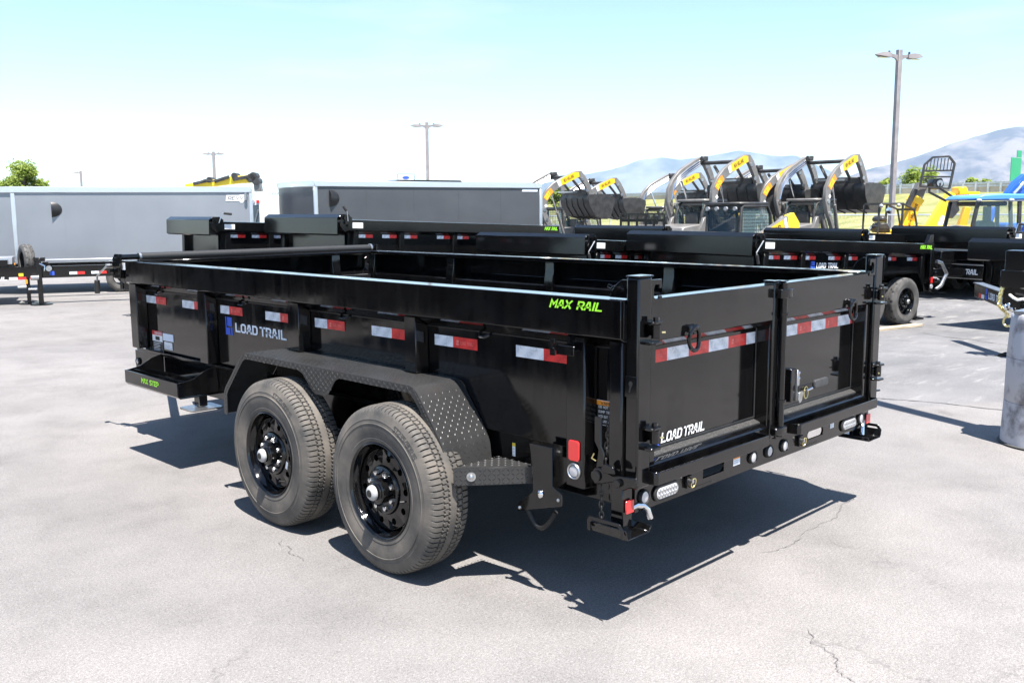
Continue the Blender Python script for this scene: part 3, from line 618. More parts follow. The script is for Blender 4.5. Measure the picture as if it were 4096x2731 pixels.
# tailgate latch: lever plate, chain, hook plates
MB().prism([(.135, .83), (.1, .83), (.1, .715), (.085, .69), (.085, .60), (.115, .575), (.14, .60), (.125, .63), (.115, .70), (.135, .73)], 'x', -.004, .008).build('latch_lever', BK, T, .003)
MB().prism([(.14, .60), (.12, .63), (.085, .63), (.03, .615), (-.08, .625), (-.085, .60), (-.02, .565), (.03, .59), (.075, .575), (.12, .565)], 'x', -.02, -.008).build('latch_hook', BK, T, .003)
MB().cyl((-.03, .108, .6), (.02, .108, .6), .022, 16).build('latch_pivot', BK, T, .002)
MB().cyl((-.035, .0, .592), (.03, .0, .592), .016, 16).build('latch_pin', BK, T, .002)
MB().prism([(.08, .64), (.06, .66), (.02, .65), (.01, .625), (.07, .62)], 'x', -.03, -.0205).build('latch_cam', BK, T, .003)
def chain(p0, p1, sag, n, name='chain', parent=T, m=None, r=.003, l=.016, w=.009):
    mb = MB(); p0 = Vector(p0); p1 = Vector(p1)
    for i in range(n):
        t = (i+.5)/n; p = p0.lerp(p1, t)-Vector((0, 0, sag*4*t*(1-t))); q = p0.lerp(p1, t+.01)-Vector((0, 0, sag*4*(t+.01)*(.99-t))); d = (q-p).normalized()
        s = d.orthogonal().normalized(); s = d.cross(s) if i % 2 else s
        mb.tube([p+d*(l*math.cos(a))+s*(w*math.sin(a)) for a in [2*math.pi*k/8 for k in range(8)]], r, 5, closed=True)
    return mb.build(name, m or M['blackdull'], parent)
chain((.03, .085, .83), (.01, .095, .6), -.0, 11); chain((-.005, .096, .56), (-.01, .09, .39), 0, 8)
MB().tube([(-.01, .12, .655), (-.018, .135, .665), (-.016, .125, .685)], .003, 6).build('hair_pin', M['yzinc'], T)
# gate corner posts with keyhole plates, ears and hooks
def gpost():
    return MB().box(.028, .112, -.05, .011, .562, 1.372)
both(gpost, 'gate_post', bev=.008, seg=2)
both(lambda: MB().box(.024, .116, -.054, .0115, 1.3722, 1.379), 'post_cap', bev=.003)
both(lambda: MB().prism([(.108, 1.36), (.178, 1.36), (.178, 1.325), (.162, 1.325), (.162, 1.34), (.135, 1.34), (.128, 1.325), (.128, 1.295), (.14, 1.285), (.16, 1.287), (.163, 1.297), (.18, 1.297), (.18, 1.272), (.108, 1.272)], 'y', -.046, -.036), 'stake_hook', bev=.002)
both(lambda: MB().prism([(.02, 1.36), (.05, 1.36), (.085, 1.335), (.11, 1.2905), (.02, 1.2905)], 'x', .05, .058), 'tarp_ear', bev=.002)
MB().cyl((.03, .06, 1.325), (.075, .06, 1.325), .01, 12).build('ear_pin', BK, T)
MB().tube([(.046, .035, 1.325), (.044, .06, 1.33), (.044, .075, 1.322), (.044, .09, 1.335), (.044, .108, 1.34), (.044, .112, 1.33), (.044, .1, 1.322), (.044, .08, 1.335), (.044, .065, 1.322)], .0025, 6).build('hair_pin', BK, T)
kh = MB().box(.0225, .0275, -.049, .008, .92, 1.0).build('keyhole_plate', BK, T, .001)
kp = [( -.02+.009*math.cos(R(a)), .972+.011*math.sin(R(a))) for a in range(-60, 241, 30)]+[(-.018, .94), (-.011, .94)]
MB().prism(kp, 'x', .0215, .0224).build('keyhole', M['blackv'], kh)
# bumper plate with lamps
def capsule(x0, x1, z0, z1): 
    r = (z1-z0)/2; P = []
    for i in range(9): a = R(-90+180*i/8); P.append((x1-r+r*math.cos(a), (z0+z1)/2+r*math.sin(a)))
    for i in range(9): a = R(90+180*i/8); P.append((x0+r+r*math.cos(a), (z0+z1)/2+r*math.sin(a)))
    return P
def plate_with_holes(x0, x1, z0, z1, holes, y0, y1):       # vertical plate cut into columns with slot holes between
    mb = MB(); x = x0
    for hx0, hx1, hz0, hz1 in holes:
        mb.box(x, hx0, y0, y1, z0, z1); r = (hz1-hz0)/2; n = 8
        cap = capsule(hx0+.0, hx1, hz0, hz1)
        # ring between the slot and its rectangle
        for ys in ((y0, y1),):
            m_ = len(cap); rect = []
            for px, pz in cap:
                rect.append((hx0 if px < hx0+r*.999 and abs(px-hx0) < abs(pz-(hz0 if pz < (hz0+hz1)/2 else hz1)) else hx1 if px > hx1-r*.999 and abs(px-hx1) < abs(pz-(hz0 if pz < (hz0+hz1)/2 else hz1)) else px, pz))
            for y in ys:
                rr = [(p[0], y, p[1]) for p in rect]; cc = [(p[0], y, p[1]) for p in cap]
                mb.add(rr+cc, [(k, (k+1) % m_, m_+(k+1) % m_, m_+k) for k in range(m_) if k not in (8, 17)]+[(8, 9, m_+9, m_+8), (17, 0, m_, m_+17)])
            a = [(p[0], y0, p[1]) for p in cap]; b = [(p[0], y1, p[1]) for p in cap]
            mb.add(a+b, [(k, (k+1) % m_, m_+(k+1) % m_, m_+k) for k in range(m_)])
        mb.box(hx0, hx1, y0, y1, z0, hz0); mb.box(hx0, hx1, y0, y1, hz1, z1); x = hx1
    mb.box(x, x1, y0, y1, z0, z1); return mb
bp = plate_with_holes(.075, W-.075, .452, .57, [(.548, .712, .49, .532), (W-.712, W-.548, .49, .532)], -.006, .004).build('bumper', BK, T, 0)
MB().prism([(.003, .452), (.06, .46), (.17, .53), (.2, .57), (.2, .62), (.003, .62)], 'x', .066, .074).build('bumper_cheek', BK, T, .002); MB().prism([(.003, .452), (.06, .46), (.17, .53), (.2, .57), (.2, .62), (.003, .62)], 'x', W-.074, W-.066).build('bumper_cheek', BK, T, .002)
MB().box(.13, W-.13, .005, .1, .566, .64).build('rear_crossmember', M['blackdull'], T, .003)
for x in (.13, .946, 1.09, 1.234, W-.13): round_lamp((x, -.0065, .506), (0, -1, 0), .031, bp)
for x0 in (.19, W-.36):
    o = MB().prism(capsule(x0, x0+.17, .466, .534), 'y', -.017, -.0065).build('oval_lamp', M['rubberdark'], bp, .003)
    MB().prism(capsule(x0+.012, x0+.158, .477, .523), 'y', -.0205, -.0172).build('lamp_lens', M['lens'], o, .002)
    for i in range(7):
        for j in range(2): MB().lathe([(0, .0085), (.003, .006), (.0035, 0)], (x0+.028+i*.019, -.0207, .4905+j*.0195), (0, -1, 0), 10).build('led', M['zinc'], o)
for x in (.43, W-.80):
    o = MB().box(x-.018, x+.02, -.02, -.0065, .478, .53).build('pin_bracket', BK, bp, .002)
    MB().tube([(x+.012+.016*math.cos(a), -.03-.004*math.sin(a), .499+.02*math.sin(a)) for a in [2*math.pi*k/16 for k in range(16)]], .0028, 6, closed=True).build('pin_ring', M['yzinc'], o)
    MB().cyl((x+.0, -.036, .508), (x+.0, -.01, .508), .008, 10).build('pin', M['zinc'], o)
    MB().box(x+.05, x+.19, -.0085, -.0065, .463, .467).build('slot_seam', M['blackv'], o)
def gst(x, z, w, h, bands, **k): sticker(T, (x, -.0066, z), (1, 0, 0), (0, 0, 1), w, h, base=M['silver'], bands=bands, lines=3, nrm=Vector((0, -1, 0)), l0=.12, l1=.55, **k)
gst(.785, .497, .055, .038, [(.03, .75, .97, .97, M['orange'])]); gst(1.705, .507, .04, .034, [])
both(lambda: MB().box(.012, .062, -.014, -.0065, .462, .514), 'red_corner_reflector', M['lampred'], .002)
# rear stabiliser feet
def foot():
    mb = MB(); mb.box(.008, .068, -.0, .06, .378, .60); return mb
both(foot, 'stabiliser_leg', BK, .004)
def footp():
    mb = MB(); mb.prism([(-.03, .378), (-.045, .42), (-.0405, .4235), (-.026, .3825), (.105, .3825), (.118, .405), (.1225, .402), (.109, .378)], 'y', -.055, .12); return mb
both(footp, 'foot_plate', BK, .002)
both(lambda: MB().prism([(.13, .385), (.13, .43), (.118, .445), (-.03, .445), (-.05, .42), (-.05, .385), (-.035, .385), (-.035, .418), (-.022, .43), (.105, .43), (.114, .42), (.114, .385)], 'x', -.052, -.046), 'foot_handle', BK, .002)
both(lambda: MB().tube([(.066, .0, .476), (.09, -.006, .482), (.118, -.016, .475), (.134, -.024, .458), (.146, -.03, .42)], .0115, 10), 'chrome_pin', M['chrome'], 0)
# the two gates
def gate(x0, x1, g0, g1):
    G = MB(); GY = -.035
    a = MB().strip([(GY+.06, 1.262), (GY+.06, H-.006), (GY, H-.006), (GY, 1.128), (.04, 1.088)], -.006, 'x', x0, x1).build('gate_top_rail', BK, T, .003)
    MB().box(x0+.01, x1-.01, .04, .046, .66, 1.09).build('gate_panel', BK, T)
    for xa, xb in ((x0, x0+.05), (x1-.05, x1)): MB().prism([(-.03, .60), (.039, .60), (.039, 1.086), (-.03, 1.124)], 'x', xa, xb).build('gate_stile', BK, T, .004)
    MB().prism([(.0395, .655), (.0395, .667), (.004, .6535), (.004, .648)], 'x', x0+.0515, x1-.0515).build('grit_ledge', M['grit'], T)
    MB().prism([(-.032, .562), (.03, .562), (.03, .647), (.0, .6475), (-.026, .640), (-.032, .632)], 'x', x0+.002, x1-.002).build('gate_bottom_rail', BK, T, .004)
    MB().tube([(x0+.055, .037, .672), (x1-.055, .037, .672)], .005, 6).build('weld_bead', M['blackdull'], T)
    MB().tube([(x0+.052, .036, .67), (x0+.052, .036, 1.085)], .004, 6).build('weld_bead', M['blackdull'], T); MB().tube([(x1-.052, .036, .67), (x1-.052, .036, 1.085)], .004, 6).build('weld_bead', M['blackdull'], T)
gate(.118, 1.074, 0, 0); gate(1.106, 2.062, 0, 0)
def gate_tape(x0, xs, start):
    k = start
    for a, b in zip(xs[:-1], xs[1:]):
        o = MB().box(a, b-.0004, .0384, .0394, 1.018, 1.07).build('red_tape' if k % 2 == 0 else 'white_tape', M['taper' if k % 2 == 0 else 'tapew'], T)
        if b-a > .12:
            t = MB(); text(t, 'LOAD TRAIL', (a+.052, .0379, 1.037), (1, 0, 0), (0, 0, 1), .014, .8, width=.08); emblem(t, (a+.025, .0379, 1.033), (1, 0, 0), (0, 0, 1), .022); t.build('tape_lettering', M['taperl' if k % 2 == 0 else 'tapewl'], o)
        k += 1
gate_tape(0, [.172, .337, .49, .64, .794, .942, 1.022], 0)
gate_tape(0, [1.158, 1.26, 1.41, 1.552, 1.70, 1.837, 1.98, 2.01], 0)
for w_, x_, l_ in (('LOAd', .3, .145), ('TRAIL', .458, .157)): text(MB(), w_, (x_, .0368, .682), (1, 0, 0), (0, 0, 1), .042, 1.35, .18, width=l_, gap=1.9).build('gate_lettering', M['white'], T, label='white '+w_.upper()+' lettering on the gate')
emblem(MB(), (.235, .0368, .675), (1, 0, 0), (0, 0, 1), .07).build('gate_emblem', M['blue'], T)
sticker(T, (1.198, -.0352, 1.218), (1, 0, 0), (0, 0, 1), .105, .06, lines=1, nrm=Vector((0, -1, 0)), l0=.1, label='blank white sticker on the right gate', lineM=M['silver'])
# hinges on both sides
for side in (0, 1):
    for z in (1.205, .80):
        f = (lambda mb: mb if side == 0 else mirx(mb))
        x, y = .088, -.078
        o = f(MB().cyl((x+.012, y, z-.062), (x+.012, y, z-.008), .0185, 16)).build('hinge_barrel', BK, T, .002)
        for dz in (0, -.078): f(MB().prism([(.055, -.05), (.055, y-.012), (.07, y-.022), (.118, y-.018), (.13, y+.01), (.125, -.05)], 'z', z+dz-.006, z+dz+.004)).build('hinge_tab', BK, o, .0015)
        f(MB().cyl((x+.012, y, z+.004), (x+.012, y, z+.018), .012, 6)).build('hinge_bolt', BK, o)
        f(MB().cyl((x+.03, y-.012, z-.04), (x+.042, y-.02, z-.04), .004, 6)).build('grease_nipple', M['yzinc'], o)
        f(MB().box(.1, .122, -.0645, -.0505, z-.055, z-.015)).build('hinge_lug', BK, o, .002)
# middle rods, clamps and latch
MB().cyl((1.093, -.058, .585), (1.093, -.058, 1.29), .0165, 14).build('latch_rod', BK, T, 0)
MB().box(1.03, 1.072, -.045, .01, .58, 1.298).build('gate_edge_tube', BK, T, .006, seg=2); MB().box(1.025, 1.077, -.05, .012, 1.2985, 1.303).build('post_cap', BK, T, .002)
MB().box(1.108, 1.150, -.042, .01, .58, 1.293).build('gate_edge_tube', BK, T, .006, seg=2); MB().box(1.104, 1.154, -.046, .012, 1.2935, 1.298).build('post_cap', BK, T, .002)
MB().prism([(1.04, -.051), (1.04, -.075), (1.07, -.088), (1.12, -.088), (1.15, -.072), (1.15, -.043)], 'z', 1.225, 1.265).build('rod_clamp', BK, T, .003)
for z in (1.15, .752): MB().lathe([(-.006, .0166), (-.006, .024), (.006, .024), (.006, .0166)], (1.093, -.058, z), (0, 0, 1), 16).build('rod_guide', BK, T); 
MB().prism([(1.03, -.0455), (1.03, -.075), (1.06, -.085), (1.12, -.08), (1.15, -.0435)], 'z', .60, .632).build('rod_clamp', BK, T, .003)
lb = MB().box(1.155, 1.2, -.075, -.0, .735, .89).build('latch_box', BK, T, .003)
MB().prism([(1.2, .885), (1.22, .875), (1.222, .79), (1.215, .755), (1.205, .735), (1.2, .74)], 'y', -.082, -.074).build('latch_plate', M['zinc'], lb, .001)
for z in (.87, .845, .77): MB().sphere((1.211, -.083, z), .007, 8).build('bolt', M['chrome'], lb)
MB().bar((1.2, -.085, .795), (1.335, -.1, .795), .006, .028).build('latch_arm', BK, lb, .002)
MB().prism(rrect(1.318, 1.452, .783, .822, .012), 'y', -.111, -.095).build('latch_grip', mottle(mat('grey_grip', (.03, .03, .032), .6), (.03, .03, .032), (.05, .05, .05), 40), lb, .004)
MB().tube([(1.255+.02*math.cos(a), -.098, .772+.028*math.sin(a)) for a in [2*math.pi*k/16 for k in range(16)]], .0025, 6, closed=True).build('pin_ring', M['yzinc'], lb)
MB().cyl((1.235, -.11, .785), (1.29, -.11, .79), .006, 8).build('zinc_pin', M['chrome'], lb)
MB().prism([(1.205, .775), (1.235, .785), (1.245, .77), (1.235, .735), (1.215, .725), (1.2, .745)], 'y', -.09, -.083).build('latch_dog', M['zinc'], lb, .001)
# D-rings
for x in (.392, 1.808):
    o = MB().cyl((x-.045, -.05, 1.152), (x+.022, -.05, 1.152), .0145, 14).build('ring_bracket', BK, T, .004)
    MB().box(x-.04, x+.018, -.05, -.0355, 1.14, 1.164).build('bracket_weld', BK, o, .003)
    P = [(x-.01-.034*math.cos(a) if 0 else x-.008+.034*math.cos(a), -.056-.006*abs(math.sin(a)), 1.108+(.05*math.sin(a) if math.sin(a) > 0 else .036*math.sin(a)-.008)) for a in [2*math.pi*k/28 for k in range(28)]]
    MB().tube(P, .0085, 10, closed=True).build('d_ring', BK, o)
# gate steps: flat bar bent into a shallow U
def ustep(x0, x1):
    P = [(x0, -.033), (x0, -.078), (x0+.012, -.09), (x1-.012, -.09), (x1, -.078), (x1, -.033)]
    o = MB().strip(P, .007, 'z', .572, .622).build('gate_step', BK, T, .002)
    MB().box(x0+.001, x1-.001, -.0335, -.0325, .57, .625).build('step_backing', BK, o)
ustep(.1, .955); ustep(1.225, 2.08)
MB().prism([(2.085, -.03), (2.18, -.055), (2.19, -.05), (2.17, -.0), (2.085, .0)], 'z', .64, .648).build('corner_ledge', BK, T, .001)
# front step with toothed treads
o = MB().strip([(.068, .49), (-.185, .49), (-.2, .505), (-.2, .587)], .005, 'y', 3.27, 4.03).build('front_step', BK, T, .002)
for y in (3.27, 4.025): MB().prism([(.066, .497), (-.193, .497), (-.2, .51), (-.2, .585), (-.175, .587), (-.1, .6), (-.03, .64), (.066, .668)], 'y', y, y+.005).build('step_side', BK, o, .001)
for xx in (-.15, -.06):
    q = MB().box(xx-.003, xx+.003, 3.285, 4.02, .545, .577).build('step_tread', BK, o, 0)
    tt = MB()
    for i in range(34): y = 3.292+i*.0215; tt.prism([(y, .5772), (y+.014, .5772), (y+.011, .588), (y+.003, .588)], 'x', xx-.003, xx+.003)
    tag(tt.build('tread_teeth', BK, q), kind='stuff')
text(MB(), 'MAX STEP', (-.2062, 3.775, .53), XD, ZD, .033, 1.35, 0, width=.25).build('step_lettering', M['green'], o, label='lime green MAX STEP lettering')
# tarp roller on the front rail, crank and end plates
MB().cyl((.12, L+.02, 1.312), (W-.02, L+.02, 1.308), .027, 16).build('tarp_roll', mottle(mat('woven_tarp', (.03, .03, .03), .55), (.006, .006, .006), (.035, .035, .035), 260, 2), T)
MB().cyl((-.03, L+.02, 1.312), (.12, L+.02, 1.312), .02, 14).build('roller_end', BK, T); MB().cyl((W-.02, L+.02, 1.308), (W+.04, L+.02, 1.308), .02, 14).build('roller_end', BK, T)
for x in (.125, W-.025): MB().lathe([(-.008, .027), (-.008, .031), (.008, .031), (.008, .027)], (x, L+.02, 1.31), (1, 0, 0), 18).build('roller_band', M['zinc'], T)
MB().prism([(L-.01, 1.285), (L-.03, 1.335), (L+.09, 1.335), (L+.13, 1.30), (L+.13, 1.165), (L+.1, 1.16), (L+.02, 1.16)], 'x', -.022, -.014).build('roller_plate', BK, T, .002); MB().prism([(L-.01, 1.285), (L-.03, 1.335), (L+.09, 1.335), (L+.13, 1.30), (L+.13, 1.165), (L+.1, 1.16), (L+.02, 1.16)], 'x', W+.014, W+.022).build('roller_plate', BK, T, .002)
MB().prism([(L-.012, H), (L-.012, ZR-.005), (L+.02, ZR-.01), (L+.1, 1.17), (L+.1, 1.285)], 'x', .0, .005).build('rail_nose', BK, T, .002)
sticker(T, (-.0012, L+.075, 1.225), XD, ZD, .105, .05, lines=3, nrm=Vector((-1, 0, 0)), l0=.2, l1=.65, lineM=M['silver'])
for dy, dz, r in ((.05, 1.3, .014), (.09, 1.265, .018), (.1, 1.215, .012), (.05, 1.18, .011)): MB().cyl((-.05, L+dy, dz), (-.022, L+dy, dz), r, 12).build('gear_boss', BK, T)
MB().cyl((-.07, L+.13, 1.25), (-.02, L+.13, 1.25), .016, 12).build('crank_hub', M['zinc'], T)
MB().tube([(-.06, L+.13, 1.25), (-.062, L+.17, 1.235), (-.062, L+.32, 1.17), (-.062, L+.325, 1.13)], .007, 8).build('crank_arm', M['zinc'], T)
MB().cyl((-.062, L+.325, 1.14), (-.062, L+.335, 1.045), .019, 14).build('crank_grip', M['rubberdark'], T, .002)
# tongue and jack
for s in (-1, 1): MB().bar((W/2+s*.8, L-.1, .52), (W/2+s*.1, L+1.5, .52), .07, .14).build('tongue_rail', BK, T, .003)
MB().box(W/2-.25, W/2+.25, L+.12, L+.55, .6, .95).build('pump_box', BK, T, .01)
MB().box(W/2-.07, W/2+.07, L+1.4, L+1.75, .46, .56).build('coupler', BK, T, .01)
MB().box(.82, .9, L+.64, L+.72, .02, .75).build('jack_leg', BK, T, .004); MB().prism(rrect(.72, 1.0, L+.56, L+.80, .03), 'z', .004, .014).build('jack_foot', M['zinc'], T); MB().bar((.86, L+.68, .6), (W/2, L+.68, .56), .06, .08).build('jack_mount', BK, T)
# ------------------------------------------------------------------ far setting: hills, road bank, fence, trees, poles, signs
random.seed(11)
def hash2(x, y): 
    v = math.sin(x*127.1+y*311.7)*43758.5453; return v-math.floor(v)
def vnoise(x, y):
    xi, yi = math.floor(x), math.floor(y); fx, fy = x-xi, y-yi; fx = fx*fx*(3-2*fx); fy = fy*fy*(3-2*fy)
    a, b, c_, d = hash2(xi, yi), hash2(xi+1, yi), hash2(xi, yi+1), hash2(xi+1, yi+1)
    return a+(b-a)*fx+(c_-a)*fy+(a-b-c_+d)*fx*fy
def fbm(x, y, o=5):
    s, a = 0, .5
    for i in range(o): s += a*vnoise(x, y); x *= 2.03; y *= 2.03; a *= .5
    return s
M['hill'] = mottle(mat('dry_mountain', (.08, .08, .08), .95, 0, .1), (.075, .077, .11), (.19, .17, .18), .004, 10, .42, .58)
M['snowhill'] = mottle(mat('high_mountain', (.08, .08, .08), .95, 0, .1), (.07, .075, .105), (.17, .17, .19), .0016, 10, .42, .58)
def mountain(name, prof, D, depth, m, label, amp, sc):
    # ridge line from the photograph at distance D, its flank coming down towards us with gullies
    us = [prof[0][0]+(prof[-1][0]-prof[0][0])*i/150 for i in range(151)]; vs = []; rows = 30
    def pv(u):
        for (a, b), (c_, d) in zip(prof[:-1], prof[1:]):
            if a <= u <= c_: return b+(d-b)*(u-a)/(c_-a)
        return prof[-1][1]
    for u in us:
        top = at(u, pv(u)+(fbm(u*.02, 3)-.5)*7, D); hz = top.z; fwd = Vector((top.x-CAM.x, top.y-CAM.y, 0)).normalized()
        for r in range(rows+8):
            t = (r-8)/rows; k = max(t, 0)
            base = Vector((top.x, top.y, 0))-fwd*(depth*t)
            h = hz*(1-k)**1.35 if t >= 0 else hz*(1+t*1.6)
            g_ = abs(fbm(base.x*sc, base.y*sc)-.5)*2; h += -amp*(1-g_)*math.sin(min(max(k, 0), 1)*math.pi)**.8
            vs.append((base.x, base.y, max(h, -20)-6*k))
    n = rows+8; mb = MB(); mb.add(vs, [(i*n+j, (i+1)*n+j, (i+1)*n+j+1, i*n+j+1) for i in range(len(us)-1) for j in range(n-1)])
    return tag(mb.build(name, m, sm=80), label, kind='structure')
mountain('far_mountains', [(1500, 815), (1900, 790), (2150, 738), (2330, 700), (2450, 680), (2550, 641), (2650, 630), (2720, 640), (2820, 626), (2960, 604), (3000, 609), (3100, 624), (3180, 622), (3260, 658), (3350, 700), (3450, 725), (3800, 770)], 11000, 4200, M['snowhill'], 'pale far mountain range', 420, .0016)
mountain('hillside', [(3100, 800), (3300, 745), (3460, 682), (3560, 657), (3680, 622), (3800, 577), (3900, 546), (4000, 520), (4060, 507), (4250, 512), (4600, 540), (5200, 600)], 6000, 2900, M['hill'], 'dry mountain slope', 210, .0036)
# valley floor beyond the lot
M['field'] = mottle(mat('dry_field', (.12, .13, .05), .95, 0, .1), (.10, .12, .045), (.2, .18, .09), .02, 6)
mb = MB(); fz = -.6
mb.add([(CAM.x+math.cos(a)*r_, CAM.y+math.sin(a)*r_, fz-(r_/4000)*2) for r_ in (300, 900, 2500, 12000) for a in [2*math.pi*k/48 for k in range(48)]], [(i*48+k, i*48+(k+1) % 48, (i+1)*48+(k+1) % 48, (i+1)*48+k) for i in range(3) for k in range(48)])
tag(mb.build('valley_floor', M['field'], sm=0), 'dry valley floor beyond the lot', kind='structure')
# road bank: grass slope with a barrier wall and guard rail on top; it comes nearer to the right
BK0 = [(1500, 190), (2200, 150), (2700, 125), (3200, 105), (3600, 92), (4100, 82), (4700, 74), (5600, 64)]
def bank_at(u):
    for (a, b), (c_, d) in zip(BK0[:-1], BK0[1:]):
        if a <= u <= c_: return b+(d-b)*(u-a)/(c_-a)
    return BK0[-1][1]
M['grass'] = mottle(mat('bank_grass', (.2, .22, .07), .9, 0, .2), (.15, .17, .05), (.30, .27, .13), .35, 9, .35, .65, dist=.6)
M['wallc'] = mottle(mat('barrier_concrete', (.45, .4, .35), .9, 0, .2), (.38, .34, .3), (.5, .46, .41), .6, 6)
def bank_pts(z, back):                                     # polyline along the bank at height z, pushed back from its crest
    P = []
    for i in range(42):
        u = 1500+i*100; d = bank_at(u)+back; p = at(u, 800, d); P.append(Vector((p.x, p.y, z)))
    return P
mb = MB(); rows = [(-.3, -26), (.1, -20), (1.0, -12), (2.0, -6), (2.75, -1.0), (2.9, 0), (2.9, 14), (1.5, 24), (-1, 40)]; vs = []
for z, b in rows: vs += [p+Vector((0, 0, (fbm(p.x*.11, p.y*.11)-.5)*.5 if -20 < b < 0 else 0)) for p in bank_pts(z, b)]
n = 42; mb.add(vs, [(r_*n+i, r_*n+i+1, (r_+1)*n+i+1, (r_+1)*n+i) for r_ in range(len(rows)-1) for i in range(n-1)])
tag(mb.build('road_bank', M['grass'], sm=70), 'grassy road bank behind the machines', kind='structure')
P = bank_pts(2.85, .6); mb = MB()
for a, b in zip(P[:-1], P[1:]): mb.bar(a+Vector((0, 0, .35)), b+Vector((0, 0, .35)), .3, .9)
tag(mb.build('barrier_wall', M['wallc']), 'pale concrete barrier along the top of the road bank', 'wall')
M['galv'] = mottle(mat('galvanised_rail', (.45, .48, .5), .45, .4), (.4, .43, .46), (.55, .57, .6), 4, 4)
gr_ = empty('guard_rail', P[20], label='galvanised guard rail on the bank behind the forklift backrest', cat='guard rail'); inv = Matrix.Translation(-P[20])
G = bank_pts(3.75, .2)
mb = MB(inv)
for a, b in zip(G[:-1], G[1:]): mb.bar(a, b, .08, .18)
for a, b in zip(G[:-1], G[1:]): mb.bar(a-Vector((0, 0, .26)), b-Vector((0, 0, .26)), .08, .16)
mb.build('rail_beam', M['galv'], gr_)
pm = MB().box(-.08, .08, -.08, .08, -.85, .15).mesh('rail_post'); pm.materials.append(M['galv'])
for i in range(15, 41):
    for t in (0, .5): 
        p = G[i].lerp(G[min(i+1, 41)], t); o = bpy.data.objects.new('rail_post', pm); COL.objects.link(o); o.parent = gr_; o.matrix_local = inv @ Matrix.Translation(p+Vector((0, 0, 0)))
# chain-link fence at the foot of the bank
def fence_pt(u, z=0, d=None): 
    p = at(u, 850, d if d else 52-(u-2000)*.0056); p.z = z-.28; return p
M['wire'] = mat('fence_wire', (.5, .52, .5), .5, .5)
f0 = fence_pt(3000); fe = empty('chain_link_fence', f0, label='chain-link fence with pale top rail below the road bank', cat='fence'); inv = Matrix.Translation(-f0)
us = list(range(1900, 5000, 90)); Pf = [fence_pt(u) for u in us]
tr = MB(inv)
for a, b in zip(Pf[:-1], Pf[1:]): tr.tube([a+Vector((0, 0, 1.55)), b+Vector((0, 0, 1.55))], .032, 6)
tr.build('top_rail', M['galv'], fe)
for i, p in enumerate(Pf[::3]): MB(inv).cyl(p, p+Vector((0, 0, 1.6)), .03, 6).build('fence_post', M['galv'], fe)
wm = MB(inv)
for a, b in zip(Pf[:-1], Pf[1:]):
    d = b-a; Ln = d.length; nW = int(Ln/.16)
    for k in range(nW):
        t = (k+.5)/nW; q = a+d*t
        for s in (-1, 1):
            e = d.normalized()*s*.775; m0 = q-e*.5*1; wm.bar(m0+Vector((0, 0, .02)), m0+e*1.0+Vector((0, 0, 1.53)), .006, .006)
tag(wm.build('chain_link_mesh', M['wire'], fe, sm=0), kind='stuff')
# dirt / weeds strip below fence handled by bank; trees
M['leaf'] = mottle(mat('spring_leaf', (.14, .2, .03), .6, 0, .3), (.12, .18, .022), (.27, .33, .06), 1.3, 3)
PB(M['leaf']).inputs['Subsurface Weight'].default_value = 0
def leafmat():
    m = M['leaf']; b = PB(m); tl = N(m, 'ShaderNodeBsdfTranslucent'); tl.inputs[0].default_value = (.3, .4, .04, 1); mx = N(m, 'ShaderNodeMixShader'); mx.inputs[0].default_value = .35
    LK(m, b.outputs[0], mx.inputs[1]); LK(m, tl.outputs[0], mx.inputs[2]); LK(m, mx.outputs[0], m.node_tree.nodes['Material Output'].inputs[0])
leafmat()
M['bark'] = mottle(mat('bark', (.1, .075, .055), .9), (.07, .05, .04), (.15, .12, .09), 8, 6, vec=(1, 1, .2))
def tree(loc, h, r, label, seed, n=2600, leaf=.16, trunk=.38, group='trees beyond the lot'):
    rnd = random.Random(seed); o = empty('tree', loc, label=label, cat='tree', group=group); tb = MB()
    tb.tube([(0, 0, -.5), (.02*h, 0, h*.2), (0, .02*h, h*.45), (.01*h, 0, h*.8)], [.035*h, .028*h, .02*h, .006*h], 8)
    cl = []
    for i in range(26):
        a = rnd.random()*6.283; el = rnd.uniform(-.35, 1.0); rr = r*(.45+.5*rnd.random())*math.cos(el*1.2)
        c_ = Vector((math.cos(a)*rr, math.sin(a)*rr, h*trunk+(h*(1-trunk))*(.38+.5*el)*.95)); cl.append((c_, r*rnd.uniform(.24, .42)))
        tb.tube([(0, 0, h*(.25+.35*rnd.random())), tuple(c_*.6+Vector((0, 0, c_.z*.32))), tuple(c_)], [.012*h, .007*h, .002*h], 5)
    tb.build('trunk', M['bark'], o)
    lb_ = MB()
    for i in range(n):
        c_, cr_ = cl[rnd.randrange(len(cl))]; d = Vector((rnd.gauss(0, 1), rnd.gauss(0, 1), rnd.gauss(0, .8))); d = d.normalized()*(cr_*rnd.random()**.45)
        p = c_+d; a = Vector((rnd.gauss(0, 1), rnd.gauss(0, 1), rnd.gauss(0, 1))).normalized(); b = a.orthogonal().normalized(); s = leaf*rnd.uniform(.6, 1.3)
        lb_.add([p-a*s, p+b*s*.5, p+a*s, p-b*s*.5], [(0, 1, 2, 3)])
    lb_.build('crown', M['leaf'], o, sm=0); return o
def tree_px(u, vtop, D, wpx, label, seed, z0=None, **k):
    t = at(u, vtop, D); z0 = -.3 if z0 is None else z0; return tree((t.x, t.y, z0), t.z-z0, wpx/FPX*D/2, label, seed, **k)
tree_px(72, 636, 62, 205, 'round bright green tree behind the left enclosed trailer', 3, n=5200, leaf=.11)
tree_px(3690, 664, 118, 165, 'broad green tree beyond the guard rail, left of the forklift backrest', 4, z0=.5, leaf=.22)
tree_px(3545, 700, 122, 62, 'small green tree right of the black buckets', 5, z0=.5, n=1200, leaf=.22)
